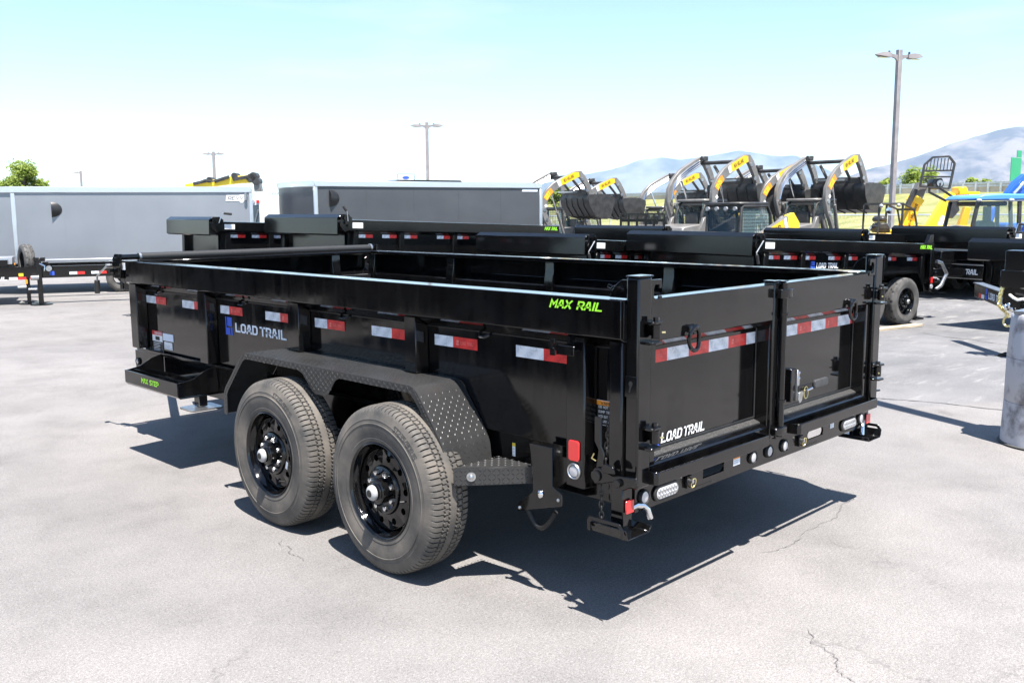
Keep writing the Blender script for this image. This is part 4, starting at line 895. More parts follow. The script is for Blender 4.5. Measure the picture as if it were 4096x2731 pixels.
tree_px(3890, 708, 125, 70, 'low green bush behind the guard rail, left of two', 6, z0=1.5, n=1300, leaf=.22)
tree_px(3945, 712, 128, 60, 'low green bush behind the guard rail, right of two', 8, z0=1.5, n=1000, leaf=.22)
tree_px(3985, 718, 130, 40, 'tiny green bush beside the green road sign', 9, z0=1.5, n=500, leaf=.2)
tree_px(3310, 725, 135, 50, 'small green tree seen between the two nearest loader arms', 14, z0=.5, n=700, leaf=.2)
tree_px(2255, 728, 85, 120, 'green tree seen under the arms of the farthest loader', 12, n=2600, leaf=.15)
# light poles
M['pole'] = mottle(mat('bronze_pole', (.27, .24, .235), .5, .1), (.23, .205, .2), (.31, .28, .27), 3, 4)
def light_pole(u, v, D, label, heads=2, rz=0, w=.2):
    t = at(u, v, D); z0 = -.4; h = t.z-z0; o = empty('light_pole', (t.x, t.y, z0), YAW*-1+rz, label=label, cat='light pole', group='light poles around the lot')
    MB().box(-w/2, w/2, -w/2, w/2, 0, h).build('pole', M['pole'], o, .01); MB().box(-.3, .3, -.3, .3, 0, .5).build('base', M['wallc'], o, .03)
    for s in ((-1, 1) if heads == 2 else (-1,)):
        MB().prism([(s*w/2, h-.55), (s*w/2, h-.25), (s*.5, h-.22), (s*.5, h-.34), (s*(w/2+.12), h-.42)], 'y', -.05, .05).build('arm', M['pole'], o)
        hd = MB().add([(s*x, y, h+z) for x, y, z in ((.5, -.1, -.38), (.5, .1, -.38), (.72, .2, -.4), (1.1, .2, -.36), (1.4, .06, -.3), (1.4, -.06, -.3), (1.1, -.2, -.36), (.72, -.2, -.4), (.5, -.1, -.2), (.5, .1, -.2), (.72, .18, -.16), (1.1, .18, -.17), (1.4, .05, -.27), (1.4, -.05, -.27), (1.1, -.18, -.17), (.72, -.18, -.16))],
            [tuple(range(8)), tuple(range(15, 7, -1))]+[(i, (i+1) % 8, 8+(i+1) % 8, 8+i) for i in range(8)]).build('lamp_head', M['pole'], o)
        MB().box(min(s*.72, s*1.25), max(s*.72, s*1.25), -.14, .14, h-.412, h-.405).build('lamp_lens', M['lens'], hd); MB().cyl((s*.6, 0, h-.2), (s*.6, 0, h-.08), .05, 8).build('photocell', M['blackdull'], hd)
    return o
light_pole(3598, 200, 45, 'nearest tall light pole with two heads at the right', w=.22, rz=.35)
light_pole(1707, 490, 80, 'light pole with two heads behind the charcoal enclosed trailer', w=.26)
light_pole(853, 607, 118, 'light pole with two heads above the yellow crane boom', w=.3)
light_pole(322, 684, 165, 'farthest light pole with a single head, at the left', heads=1, w=.3)
# green road sign
M['sgreen'] = mat('road_sign_green', (.02, .3, .14), .5)
s0 = at(4062, 690, 96); sg = empty('road_sign', (s0.x, s0.y, 1.5), -YAW+R(42), label='tall green road sign on the bank at the right edge', cat='sign')
zt = at(4062, 632, 96).z-1.5
MB().box(-1.3, 1.3, -.03, .03, 2.2, zt).build('panel', M['sgreen'], sg); MB().box(.1, 1.3, -.03, .03, zt+.05, zt+.75).build('exit_tab', M['sgreen'], sg)

for x in (-.9, .9): MB().box(x-.08, x+.08, .035, .15, -1, zt).build('sign_post', M['galv'], sg)
# dealer sign far behind the enclosed trailer
s0 = at(1624, 711, 62); sg2 = empty('dealer_sign', (s0.x, s0.y, -.3), -YAW, label='small white sign with a blue oval above the charcoal trailer roof', cat='sign')
zc = s0.z+.3; MB().box(-.52, .52, -.06, .06, zc-.2, zc+.2).build('panel', M['white'], sg2); MB().box(-.56, .56, -.03, .03, zc-.24, zc+.24).build('frame', M['blackdull'], sg2)
MB().prism([(.24*math.cos(a), zc+.1*math.sin(a)) for a in [2*math.pi*k/24 for k in range(24)]], 'y', -.07, -.061).build('blue_oval', M['blue'], sg2); MB().box(-.08, .08, -.02, .1, 0, zc-.2).build('post', M['pole'], sg2)
# the haze between us and the mountains
hz = MB().box(-12800, 12800, -12800, 12800, -40, 745).build('haze', bpy.data.materials.new('haze_air'), sm=0); tag(hz, 'thin pale summer haze', kind='stuff')
hm = hz.data.materials[0]; hm.use_nodes = True; hm.node_tree.nodes.clear(); ho = hm.node_tree.nodes.new('ShaderNodeOutputMaterial'); pv = hm.node_tree.nodes.new('ShaderNodeVolumePrincipled')
pv.inputs['Color'].default_value = (.58, .85, 1, 1); pv.inputs['Density'].default_value = 5.5e-5; pv.inputs['Anisotropy'].default_value = 0
hm.node_tree.links.new(pv.outputs[0], ho.inputs['Volume'])
# ------------------------------------------------------------------ parked stock: dump trailers behind
BF = M['blackfar']
def frame2(ur, vr, dr, uf, vf, df):                       # rear and front ends of the near rail, from photo pixels and depths
    a = at(ur, vr, dr); b = at(uf, vf, df); d = b-a; hd = Vector((d.x, d.y, 0)); Ln = hd.length
    rz = math.atan2(hd.y, hd.x)-math.pi/2; pit = math.atan2(d.z, Ln); return a, b, rz, pit, d.length
def place(name, a, Lg, rz, pit, label, group, cat='trailer'):
    # local frame: y forward along the near (left) rail from its rear end, x to the far side, z up; z = 0 at the rail top
    mid = a+Vector((-math.sin(rz), math.cos(rz), 0))*(Lg/2); zg = gz(mid.x, mid.y)
    o = empty(name, (a.x, a.y, zg), rz, label=label, cat=cat, group=group)
    # parts are built upright in metres and then pitched about the rail's rear end
    Mx = Matrix.Translation((0, 0, a.z-zg)) @ Matrix.Rotation(pit, 4, 'X')
    return o, Mx, a.z-zg
bg_tyre = tyre_mesh('far_tyre', nseg=120); bg_tyre.materials.append(M['rubberfar']); bg_tyre.materials.append(M['rubberdark'])
def pbox(o, Mx, name, m, *b, bev=.004): return MB(Mx).box(*b).build(name, m, o, bev)
def far_dump(label, rear, front, w=2.3, hood=True, hh=.26, posts=(.06, .3, .54, .78, .97), tapes=True, wheels=False, logo=None, maxrail=False, crank='up', rail=.17, stick=True, tongue=True, wall=.62, tail=False, bumper=False, gatehook=False, tz=None):
    a, b, rz, pit, Lg = frame2(*rear, *front); o, Mx, zr = place('dump_trailer', a, Lg, rz, pit, label, 'black dump trailers parked behind')
    P = lambda name, m, *bx, bev=.004: pbox(o, Mx, name, m, *bx, bev=bev)
    for x, s in ((0, 1), (w, -1)):
        MB(Mx).strip([(x+s*.06, -.03), (x+s*.06, .0), (x, -.006), (x, -rail), (x+s*.09, -rail-.06)], .006*s, 'y', 0, Lg).build('top_rail', BF, o)
        P('side_wall', BF, min(x+s*.09, x+s*.096), max(x+s*.09, x+s*.096), .02, Lg-.02, -wall, -rail-.055)
        P('bed_bottom_rail', BF, min(x+s*.05, x+s*.13), max(x+s*.05, x+s*.13), .02, Lg-.02, -wall-.05, -wall+.004)
        for t in posts:
            y = t*Lg; MB(Mx).prism([(x+s*.0895, -wall+.01), (x+s*.02, -wall+.01), (x+s*.02, -rail-.02), (x+s*.0895, -rail-.06)], 'y', y-.05, y+.05).build('post', BF, o, .005)
            if s == 1:
                MB(Mx).prism([(x+.012, -.012), (x+.05, -.012), (x+.1, -rail-.05), (x+.09, -rail-.055), (x+.012, -rail+.004)], 'y', y-.04, y+.04).build('rail_gusset', M['inner'], o)
    P('bed_floor', M['inner'], .1, w-.1, .03, Lg-.03, -wall-.01, -wall+.003)
    P('front_wall', BF, .1, w-.1, Lg-.1, Lg-.095, -wall, -.05); P('rear_gate', BF, .06, w-.06, .0, .03, -wall+.0, -.012)
    P('chassis', M['blackdull'], .2, w-.2, .1, Lg+.1, -wall-.2, -wall-.055)
    if tapes:
        ps = list(posts)
        for t0, t1 in zip(ps[:-1], ps[1:]):
            y0, y1 = t0*Lg+.07, t1*Lg-.07
            for q in ((y1, y1-.3), (y0+.3, y0)):
                for k in (0, 1): P('white_tape' if k == 0 else 'red_tape', M['tapew' if k == 0 else 'taper'], .0875, .0895, q[0]-.15*(k+1), q[0]-.15*k-.001, -rail-.125, -rail-.07, bev=0)
    if hood:
        # tarp hood over the front rail: bent plate with a chamfered top edge
        MB(Mx).strip([(Lg-.02, -.0), (Lg+.02, .075), (Lg+.16, .075), (Lg+.24, .02), (Lg+.24, -hh+.02), (Lg+.2, -hh)][::-1], -.006, 'x', -.02, w+.02).build('tarp_hood', BF, o, .003, sm=15)
        MB(Mx).cyl((.0, Lg+.1, .02), (w, Lg+.1, .02), .04, 12).build('tarp_roll', M['rubberdark'], o)
        MB(Mx).prism([(Lg-.03, .03), (Lg+.06, .085), (Lg+.17, .06), (Lg+.2, -.1), (Lg+.1, -.2), (Lg-.02, -.17)], 'x', -.032, -.022).build('hood_end_plate', BF, o, .003)
        for dy, dz, r_ in ((.05, .03, .022), (.12, .02, .03), (.1, -.05, .025), (.05, -.1, .02)): MB(Mx).cyl((-.07, Lg+dy, dz), (-.03, Lg+dy, dz), r_, 10).build('gear_boss', BF, o)
        c0 = (-.08, Lg+.08, -.03); q = {'up': [(-.085, Lg+.1, .12), (-.085, Lg+.16, .19)], 'down': [(-.085, Lg+.22, -.2), (-.085, Lg+.18, -.32)], 'flat': [(-.085, Lg+.02, .15), (-.085, Lg-.12, .14)]}[crank]
        MB(Mx).tube([c0, q[0], tuple(Vector(q[0]).lerp(Vector(q[1]), .3))], .009, 6).build('crank_arm', M['zinc'], o); MB(Mx).cyl(tuple(Vector(q[0]).lerp(Vector(q[1]), .25)), tuple(Vector(q[0]).lerp(Vector(q[1]), 1.3)), .022, 10).build('crank_grip', M['rubberdark'], o)
        # front panel below the hood: two stakes and a bed panel
        for x in (.2, w-.2): P('front_stake', BF, x-.05, x+.05, Lg-.09, Lg+.0, -wall, -rail)
    if stick: P('rail_sticker', M['white'], -.004, -.001, Lg-.26, Lg-.06, -rail*.55-.045, -rail*.55+.045, bev=0)
    if maxrail: text(MB(Mx), 'MAX RAIL', (-.004, .42, -.095), XD, ZD, .065, 1.5, .25, width=.36).build('rail_lettering', M['green'], o)
    if logo:
        emblem(MB(Mx), (.086, logo+.13, -rail-.28), XD, ZD, .13).build('emblem', M['blue'], o); text(MB(Mx), 'LOAd TRAIL', (.086, logo+.0, -rail-.255), XD, ZD, .085, 1.4, .12, width=.54).build('lettering', M['white'], o)
    if wheels or tail:
        pass
    zt = .3845; y0 = Lg*.36
    ws = (y0-.47, y0+.47)
    gl = lambda p: p
    for y in ws:
        for x, rot in ((-.2, 0), (w+.2, math.pi)):
            # wheels stay on the ground
            gp = o.matrix_world
            if wheels: 
                wheel(o, Matrix.Translation((x-.04 if rot == 0 else x+.04, y, zt)) @ Matrix.Rotation(rot, 4, 'Z'), random.random(), full=False, tm=bg_tyre)
            else: mo(bg_tyre, 'tyre', o, Matrix.Translation((x-.04 if rot == 0 else x+.04, y, zt)) @ Matrix.Rotation(rot, 4, 'Z')); mo(rim_me, 'rim', o, Matrix.Translation((x-.04 if rot == 0 else x+.04, y, zt)) @ Matrix.Rotation(rot, 4, 'Z'))
    fp = [(y0+1.02, .5), (y0+1.0, .62), (y0+.8, .86), (y0-.8, .86), (y0-1.0, .62), (y0-1.02, .5)]
    for x0, x1 in ((-.2, .088), (w-.088, w+.2)): MB().strip(fp, .006, 'x', x0, x1).build('fender', BF, o, .004)
    MB().strip(fp, .03, 'x', -.206, -.201).build('fender_skirt', BF, o)
    if tongue:
        for s in (-1, 1): MB().bar((w/2+s*.8, Lg-.1, .58), (w/2+s*.08, Lg+1.5, .58), .07, .15).build('tongue_rail', BF, o, .003)
        MB().box(w/2-.05, w/2+.05, Lg+1.2, Lg+1.3, .02, 1.0).build('jack', BF, o); MB().box(w/2-.12, w/2+.12, Lg+1.13, Lg+1.37, .0, .02).build('jack_foot', BF, o)
        MB().box(w/2-.3, w/2+.3, Lg+.28, Lg+.75, .66, 1.0).build('pump_box', BF, o, .01)
    if bumper:
        MB().box(.03, w-.03, -.04, -.005, .46, .6).build('bumper', BF, o, .004); MB().box(-.01, .06, .0, .1, .48, zr-.1).build('rear_post', BF, o, .006); MB().box(-.018, -.011, .02, .08, .62, .72).build('red_reflector', M['lampred'], o)
        MB().lathe([(0, .04), (.01, .036), (.012, 0)], (-.012, .05, .56), (-1, 0, 0), 16).build('side_lamp', M['lens'], o)
        MB().box(.1, .18, .25, .33, .03, .55).build('stabiliser_leg', BF, o); MB().box(.02, .26, .17, .41, .0, .03).build('foot_plate', BF, o)
        MB().tube([(-.02, -.06, zr-.3), (-.03, -.2, zr-.33), (-.05, -.34, zr-.52), (-.04, -.2, zr-.72), (-.02, -.08, zr-.78)], .028, 8).build('chute_arm', M['zinc'], o)
        for z in (zr-.35, zr-.5, zr-.62): MB().box(-.05, .02, -.06, .0, z-.03, z+.03).build('gate_latch', BF, o, .004)
        MB().bar((-.02, -.05, .45), (-.02, -.28, .44), .14, .012).build('foot_handle', BF, o)
    if gatehook: MB(Mx).prism([(.0, -.005), (.2, -.005), (.12, .1), (.09, .15), (.0, .15)], 'x', .02, .08).build('tarp_ear', BF, o, .003)
    return o, Mx, Lg, zr
# nearest of the row: shows its side, wheels and logo
tr1 = far_dump('black dump trailer with LOAD TRAIL logo and near wheels on a plank', (3738, 975, 15.9), (3052, 955, 13.4), w=2.62, wheels=True, logo=3.02, maxrail=True, crank='down', bumper=True, gatehook=True)
far_dump('black dump trailer whose hood crank hangs down, left of the LOAD TRAIL one', (3010, 985, 18.1), (2378, 958, 15.0), w=2.6, crank='down')
far_dump('black dump trailer with lime MAX RAIL at its end, before the charcoal enclosed trailer', (2238, 903, 18.6), (1398, 878, 15.3), w=2.4, maxrail=True, crank='up')
far_dump('leftmost black dump trailer, before the grey enclosed trailer', (1700, 905, 20.2), (885, 886, 17.2), w=2.0, crank='flat')
far_dump('black dump trailer behind, its hood below the mesh gate', (3300, 940, 22.0), (2680, 921, 18.8), w=2.6, crank='down')
far_dump('black dump trailer behind, its hood below the yellow loader arm', (4050, 950, 23.0), (3470, 932, 19.8), w=2.6, crank='flat')
o6, M6, L6, z6 = far_dump('black dump trailer at the right with LOAD TRAIL on its front beam', (4700, 945, 21.5), (4056, 925, 18.6), w=2.7, crank='flat')
o7, M7, L7, z7 = far_dump('black dump trailer at the right edge with a chain and hook on its tongue', (5480, 1020, 15.6), (4670, 996, 12.4), w=2.7, crank='flat', tongue=False)
# front beam with lettering under the right-hand hood (tool tray of that trailer)
def front_beam(o, w, Lg, z0, z1, y, x0, x1, txt, h):
    b = MB().box(x0, x1, y, y+.08, z0, z1).build('front_beam', BF, o, .004)
    MB().box(x0, x1, y-.002, y+.1, z1, z1+.012).build('beam_edge', M['zinc'], b); MB().box(x0, x1, y-.002, y+.1, z0-.012, z0).build('beam_edge', M['zinc'], b)
    return b
fb = front_beam(o6, 2.7, L6, .45, .72, L6+.3, .35, 2.75, '', 0)
emblem(MB(), (1.34, L6+.386, .49), (-1, 0, 0), ZD, .19).build('emblem', M['blue'], fb); text(MB(), 'LOAd TRAIL', (1.14, L6+.386, .53), (-1, 0, 0), ZD, .11, 1.4, .12, width=.68).build('lettering', M['white'], fb)
MB().box(.35, 2.75, L6+.25, L6+.36, 1.0, 1.03).build('beam_edge', M['zinc'], fb); MB().box(.5, .62, L6+.3, L6+.385, .84, .88).build('amber_lamp', M['yellow2'], fb)
# plank under the wheel of the nearest one
p = onground(3560, 1318); pk = MB().box(-.75, .75, -.07, .07, .0, .04).build('wood_plank', mottle(mat('weathered_plank', (.4, .33, .24), .85), (.3, .25, .18), (.5, .42, .31), 8, 6, vec=(.3, 4, 1)), None, .004)
pk.location = (p.x, p.y, p.z+.002); pk.rotation_euler = (0, 0, tr1[0].rotation_euler.z+R(88)); tag(pk, 'weathered wooden plank lying under the trailer wheel', 'plank')
# ---- tongue with coupler, chain and hook at the right edge (belongs to the last trailer)
def edge_tongue():
    o = o7; inv = (Matrix.Translation(o.location) @ Matrix.Rotation(o.rotation_euler.z, 4, 'Z')).inverted()
    Lw = lambda u, v, d: at(u, v, d)
    mb = MB(inv); a, b = Lw(3912, 1160, 12.6), Lw(4130, 1245, 10.2); mb.bar(a, b, .09, .17); t = mb.build('tongue_rail', BF, o, .004)
    a2, b2 = Lw(3912, 1131, 12.6), Lw(4130, 1205, 10.2); MB(inv).bar(a2, b2, .12, .012).build('rail_edge', M['zinc'], t)
    d = (b-a).normalized(); n = Vector((d.y, -d.x, 0)).normalized(); n = -n if n.dot(CAM-a) < 0 else n
    up = d.cross(n).normalized(); up = -up if up.z < 0 else up; fo = n*.048
    e = MB(inv); emblem(e, a+d*.62+fo-up*.06, d, up, .14); e.build('emblem', M['blue'], t); e = MB(inv); text(e, 'LOAd TRAIL', a+d*.78+fo-up*.04, d, up, .085, 1.3, .1, width=.7); e.build('lettering', M['silver'], t)
    for k, m in ((0, 'taper'), (1, 'tapew')): MB(inv).bar(a+d*(.28+.14*k)+fo-up*.04, a+d*(.42+.14*k)+fo-up*.04, .003, .055).build('tape_piece', M[m], t)
    c = Lw(4075, 1115, 10.6)
    MB(inv).box(c.x-.12, c.x+.12, c.y-.12, c.y+.12, c.z-.32, c.z+.32).build('jack', BF, o, .006); MB(inv).box(c.x-.15, c.x+.15, c.y-.15, c.y+.15, c.z-.1, c.z+.1).build('jack_clamp', BF, o, .006)
    MB(inv).cyl((c.x, c.y, gz(c.x, c.y)+.02), (c.x, c.y, c.z-.3), .045, 12).build('jack_tube', M['zinc'], o); MB(inv).box(c.x-.13, c.x+.13, c.y-.13, c.y+.13, gz(c.x, c.y), gz(c.x, c.y)+.02).build('jack_foot', BF, o)
    q = [Lw(4010, 1150, 10.6), Lw(4000, 1180, 10.6), Lw(3995, 1220, 10.6), Lw(4010, 1238, 10.6)]
    qs = [inv @ v for v in q]
    for i in range(3): chain(tuple(qs[i]), tuple(qs[i+1]), 0, 5, parent=o, m=M['yzinc'], r=.007, l=.026, w=.016)
    h0 = inv @ Lw(4028, 1232, 10.6); 
    chain(tuple(inv @ Lw(4015, 1238, 10.6)), tuple(inv @ Lw(4030, 1262, 10.6)), 0, 3, parent=o, m=M['yzinc'], r=.007, l=.026, w=.016)
    hc = inv @ Lw(4030, 1286, 10.6); MB().tube([tuple(hc+Vector((.05*math.cos(a_)*1, 0, .055*math.sin(a_)))) for a_ in [R(100-i*24) for i in range(13)]], [.013]*9+[.012, .01, .008, .005], 8).build('grab_hook', M['yzinc'], o)
    for k, (u, v) in enumerate(((4020, 1228), (4035, 1222), (4048, 1236), (4060, 1228))): MB(inv).sphere(Lw(u, v, 10.6), .035, 10).build('shackle_bolt', M['chrome'], o)
    st = Lw(4062, 1205, 10.4); MB(inv).box(st.x-.1, st.x+.1, st.y-.19, st.y-.185, st.z-.06, st.z+.0).build('white_tag', M['white'], o)
    MB(inv).tube([Lw(4040, 1180, 10.5), Lw(4052, 1190, 10.4), Lw(4070, 1200, 10.4), Lw(4096, 1196, 10.4)], .016, 8).build('breakaway_cable', M['white'], o)
edge_tongue()
# ------------------------------------------------------------------ concrete bollard at the right edge
M['bollard'] = mottle(mat('painted_concrete', (.4, .4, .43), .85, 0, .25), (.2, .19, .2), (.44, .44, .47), 4.5, 12, .38, .5)
bc = onground(4018, 1778); bx_, by_ = bc.x+.2, bc.y-.2
bo = empty('light_pole', (bx_, by_, 0), label='chipped grey concrete base of a light pole at the right edge', cat='light pole')
BR = 1.5
mb = MB(); n = 40; prof = [(0, .185), (.004, .19), (.3, .186), (.302, .183), (.306, .186), (.6, .181), (.602, .178), (.606, .181), (.86, .175), (.895, .172), (.905, .164), (.907, .1), (.908, 0)]
vs = []
for k in range(n):
    a = 2*math.pi*k/n
    for z, r_ in prof: j = (fbm(math.cos(a)*3+5, z*7+math.sin(a)*3, 4)-.5)*.012*(1 if r_ > .05 else 0); vs.append((math.cos(a)*(r_*BR+j), math.sin(a)*(r_*BR+j), z+(j*.6 if z > .85 else 0)))
m_ = len(prof); mb.add(vs, [(k*m_+i, ((k+1) % n)*m_+i, ((k+1) % n)*m_+i+1, k*m_+i+1) for k in range(n) for i in range(m_-1)]); mb.build('concrete_base', M['bollard'], bo, sm=50); MB().box(-.065, .065, -.065, .065, .905, 8.6).build('pole', M['pole'], bo, .01); MB().box(-.2, .2, -.2, .2, .905, .925).build('anchor_plate', M['zinc'], bo); MB().box(-.75, .75, -.15, .15, 8.45, 8.58).build('lamp_head', M['pole'], bo, .02)
MB().lathe([(.0, .29), (.012, .3), (.02, .282)], (0, 0, 0), (0, 0, 1), 32).build('base_joint', mat('dark_joint', (.06, .06, .06), .9), bo)
# ------------------------------------------------------------------ gooseneck flatbed at the left
D0 = 19.6
def gooseneck():
    a, b = at(-420, 1106, D0-1.0), at(470, 1104, D0+.6); d = (b-a); d.z = 0; rz = math.atan2(d.y, d.x); Lg = d.length; zg = gz(a.x, a.y)
    o = empty('flatbed_trailer', (a.x, a.y, zg), rz, label='long black flatbed trailer with two jacks and a spare tyre at the left', cat='trailer'); zt = a.z-zg+.11; zb_ = zt-.23
    # local x runs along the beam to the right, y away from us
    MB().box(0, Lg+2, 0, .1, zb_, zt).build('frame_beam', BF, o, .004); MB().box(0, Lg+2, -.03, .12, zt, zt+.012).build('beam_edge', BF, o); MB().box(0, Lg+2, 1.7, 1.8, zb_, zt).build('frame_beam', BF, o)
    MB().box(-.4, 2.0, -.0, 1.8, zt+.03, zt+.16).build('deck', BF, o, .004)
    def X(u): return (at(u, 1106, D0)-a).dot(d.normalized())
    def zz(v): return at(200, v, D0).z-zg
    for u, w in ((108, .075), (160, .095)):
        x = X(u); y = -.12 if u == 160 else .25; top = zz(1035) if u == 160 else zz(1110)
        MB().box(x-w/2, x+w/2, y-w/2, y+w/2, .02, top).build('jack_leg', BF, o, .004); MB().lathe([(0, .22), (.02, .22), (.03, .1)], (x, y, 0), (0, 0, 1), 20).build('jack_foot', BF, o)
    x = X(160); MB().box(x-.1, x+.12, -.05, .2, zz(1045), zz(1030)).build('jack_gearbox', BF, o, .01); MB().tube([(x+.02, -.2, zz(1052)), (x+.12, -.24, zz(1062)), (x+.1, -.24, zz(1082))], .016, 6).build('jack_crank', M['chrome'], o)
    MB().cyl((x-.02, -.2, zz(1108)), (x-.16, -.24, zz(1108)), .05, 12).build('jack_spindle', M['zinc'], o)
    for u, v in ((135, 1153), (95, 1142)): MB().cyl((X(u)-.1, -.22, zz(v)), (X(u)+.06, -.2, zz(v)), .028, 10).build('cross_pin', M['chrome'], o)
    # gusset plate to the right of the jack
    MB().prism([(X(172), zt), (X(172), zz(1048)), (X(195), zz(1048)), (X(213), zz(1075)), (X(213), zt)], 'y', -.02, .0).build('gusset_plate', BF, o, .004); MB().cyl((X(197), -.05, zz(1074)), (X(197), -.02, zz(1074)), .06, 16).build('plate_boss', M['zinc'], o)
    for u in (287, 375): 
        for k in (0, 1): MB().box(X(u)+.15*k-.05+.0, X(u)+.15*(k+1)-.051, -.004, -.001, zz(1101), zz(1090)).build('white_tape' if k == 0 else 'red_tape', M['tapew' if k == 0 else 'taper'], o)
    for k in (0, 1): MB().box(X(40)+.16*k, X(40)+.16*(k+1)-.001, -.004, -.001, zz(1116), zz(1106)).build('white_tape' if k == 0 else 'red_tape', M['tapew' if k == 0 else 'taper'], o)
    text(MB(), 'LOAD TRAIL', (X(36)-.78, -.003, zz(1117)), (1, 0, 0), ZD, .07, 1.2, .1, width=.76).build('lettering', M['white'], o)
    MB().box(X(198), X(217), -.004, -.001, zz(1102), zz(1086)).build('blue_sticker', M['blue'], o); MB().box(X(78), X(96), -.004, -.001, zz(1103), zz(1091)).build('yellow_sticker', M['yellow2'], o); MB().box(X(104), X(113), -.19, -.185, zz(1131), zz(1114)).build('amber_reflector', M['orange'], o)
    # spare tyre and bright tool box
    sp = mo(bg_tyre, 'spare_tyre', o, Matrix.Translation((X(84), .45, zz(1046))) @ Matrix.Rotation(R(18), 4, 'Z') @ Matrix.Scale(.92, 4)); mo(rim_me, 'spare_rim', o, sp.matrix_local)
    MB().box(X(-160), X(55), .2, .8, zz(1057), zz(1027)).build('tool_box', mottle(mat('bright_tread_plate', (.6, .6, .62), .35, .8), (.5, .5, .52), (.7, .7, .72), 60, 2), o, .01); MB().box(X(-160), X(62), .1, .9, zz(1083), zz(1058)).build('box_shelf', BF, o)
    MB().box(X(64), X(68), .0, .03, zz(1056), zz(1049)).build('amber_lamp', M['orange'], o)
    return o
gooseneck()
# ------------------------------------------------------------------ enclosed cargo trailers
M['alu'] = mat('bright_aluminium', (.78, .79, .8), .28, .85)
def skin(name, c1, c2, bstr):
    m = mottle(mat(name, c1, .3, .35, .5), c1, c2, .8, 3); bump(m, 1.1, bstr, .05, 2); return m
M['greyskin'] = skin('silver_grey_skin', (.26, .275, .30), (.29, .305, .33), .05); M['charskin'] = skin('charcoal_skin', (.085, .088, .095), (.10, .103, .11), .28)
def enclosed(label, pl, pr, zt_, zb_, depth, skinm, nose=None, logo=None, roofbox=False, vent=None):
    a, b = pl, pr; d = Vector((b.x-a.x, b.y-a.y, 0)); Lg = d.length; rz = math.atan2(d.y, d.x); zg = gz((a.x+b.x)/2, (a.y+b.y)/2)
    o = empty('enclosed_trailer', (a.x, a.y, zg), rz, label=label, cat='trailer', group='enclosed cargo trailers'); T0, B0 = zt_-zg, zb_-zg
    n = nose if nose else 0
    out = [(0, 0), (Lg, 0), (Lg, depth), (0, depth)] if not nose else [(0, 0), (Lg, 0), (Lg, depth), (0, depth), (-n, depth*.7), (-n, depth*.3)]
    MB().prism(out, 'z', B0, T0).build('body', skinm, o, .01)
    def off(e): 
        cx, cy = Lg/2, depth/2; return [(x+(e if x > cx else -e), y+(e if y > cy else -e)) for x, y in out]
    MB().prism(off(.03), 'z', T0-.11, T0+.03).build('roof_rail', M['alu'], o, .01); MB().prism(off(.02), 'z', B0-.06, B0+.07).build('bottom_trim', M['alu'], o, .01)
    for x in (0, Lg): MB().box(x-.045, x+.045, -.022, .05, B0+.07, T0-.11).build('corner_trim', M['alu'], o, .01)
    for i in range(1, 5): MB().box(Lg*i/5-.004, Lg*i/5+.004, -.004, -.001, B0+.07, T0-.11).build('panel_seam', M['blackdull'] if 0 else skinm, o)
    MB().box(.3, Lg-.3, .3, depth-.3, B0-.2, B0-.06).build('chassis', M['blackdull'], o)
    for x in (Lg*.5-.43, Lg*.5+.43):
        for y, rt in ((-.02, R(90)), (depth+.02, R(-90))): mo(bg_tyre, 'tyre', o, Matrix.Translation((x, y+(.0 if y < 0 else 0), .36)) @ Matrix.Rotation(rt, 4, 'Z') @ Matrix.Scale(.93, 4))
    if vent:
        # scooped side vent
        v = MB(); x, z, r_ = vent; P_ = []
        for k in range(9):
            t = -90+180*k/8; P_.append((x+r_*1.3*math.cos(R(t))-r_*.6, -.01, z+r_*math.sin(R(t))))
        v.add(P_+[(x-r_*.5, -.09, z-r_*.55), (x-r_*.5, -.09, z+r_*.55)], [tuple(range(9))]+[(k, k+1, 10 if k >= 4 else 9) for k in range(8)]+[(4, 10, 9), (0, 9, 10, 8)]); v.build('side_vent', M['blackdull'], o)
    return o, Lg, T0, B0
pl, pr = at(48, 760, 21.6), at(1002, 760, 23.2)
oA, LA, TA, BA = enclosed('silver grey enclosed trailer with a white REVV badge at the left', pl, pr, 2.2, .47, 2.4, M['greyskin'], nose=1.6, vent=(.9, 1.98, .18))
zA = lambda v: at(900, v, 23).z-gz(pr.x, pr.y)
bd = MB().prism([(LA-.6, TA-.32), (LA-.28, TA-.32), (LA-.25, TA-.36), (LA-.2, TA-.36), (LA-.07, TA-.18), (LA-.08, TA-.165), (LA-.26, TA-.165), (LA-.28, TA-.175), (LA-.58, TA-.175)], 'y', -.008, -.003).build('badge', M['white'], oA); text(MB(), 'REVV', (LA-.56, -.011, TA-.29), (1, 0, 0), ZD, .085, .9, .25, width=.36).build('badge_lettering', M['blackv'], oA)
MB().tube([(LA-.12, -.05, TA-.3), (LA-.12, -.05, TA-.12)], .04, 8).build('corner_light', M['zinc'], oA); MB().box(-.9, -.75, 1.0, 1.4, .5, 1.1).build('tongue_jack', BF, oA); MB().bar((0, .5, .4), (-1.4, 1.2, .4), .1, .14).build('tongue', BF, oA); MB().bar((0, 1.9, .4), (-1.4, 1.2, .4), .1, .14).build('tongue', BF, oA)
pl, pr = at(1262, 760, 21.8), at(2163, 760, 25.3)
oB, LB, TB, BB = enclosed('charcoal enclosed trailer with an angled nose behind the MAX RAIL dump trailer', pl, pr, 2.3, .3, 2.5, M['charskin'], nose=.15, vent=(.45, 2.2, .2))
hv = MB().prism([(.0, 0), (2.0, 0), (1.95, .06), (.12, .06)], 'y', -.4, .4).build('roof_vent', BF, oB); hv.location = (LB*.38, 1.2, TB+.04)
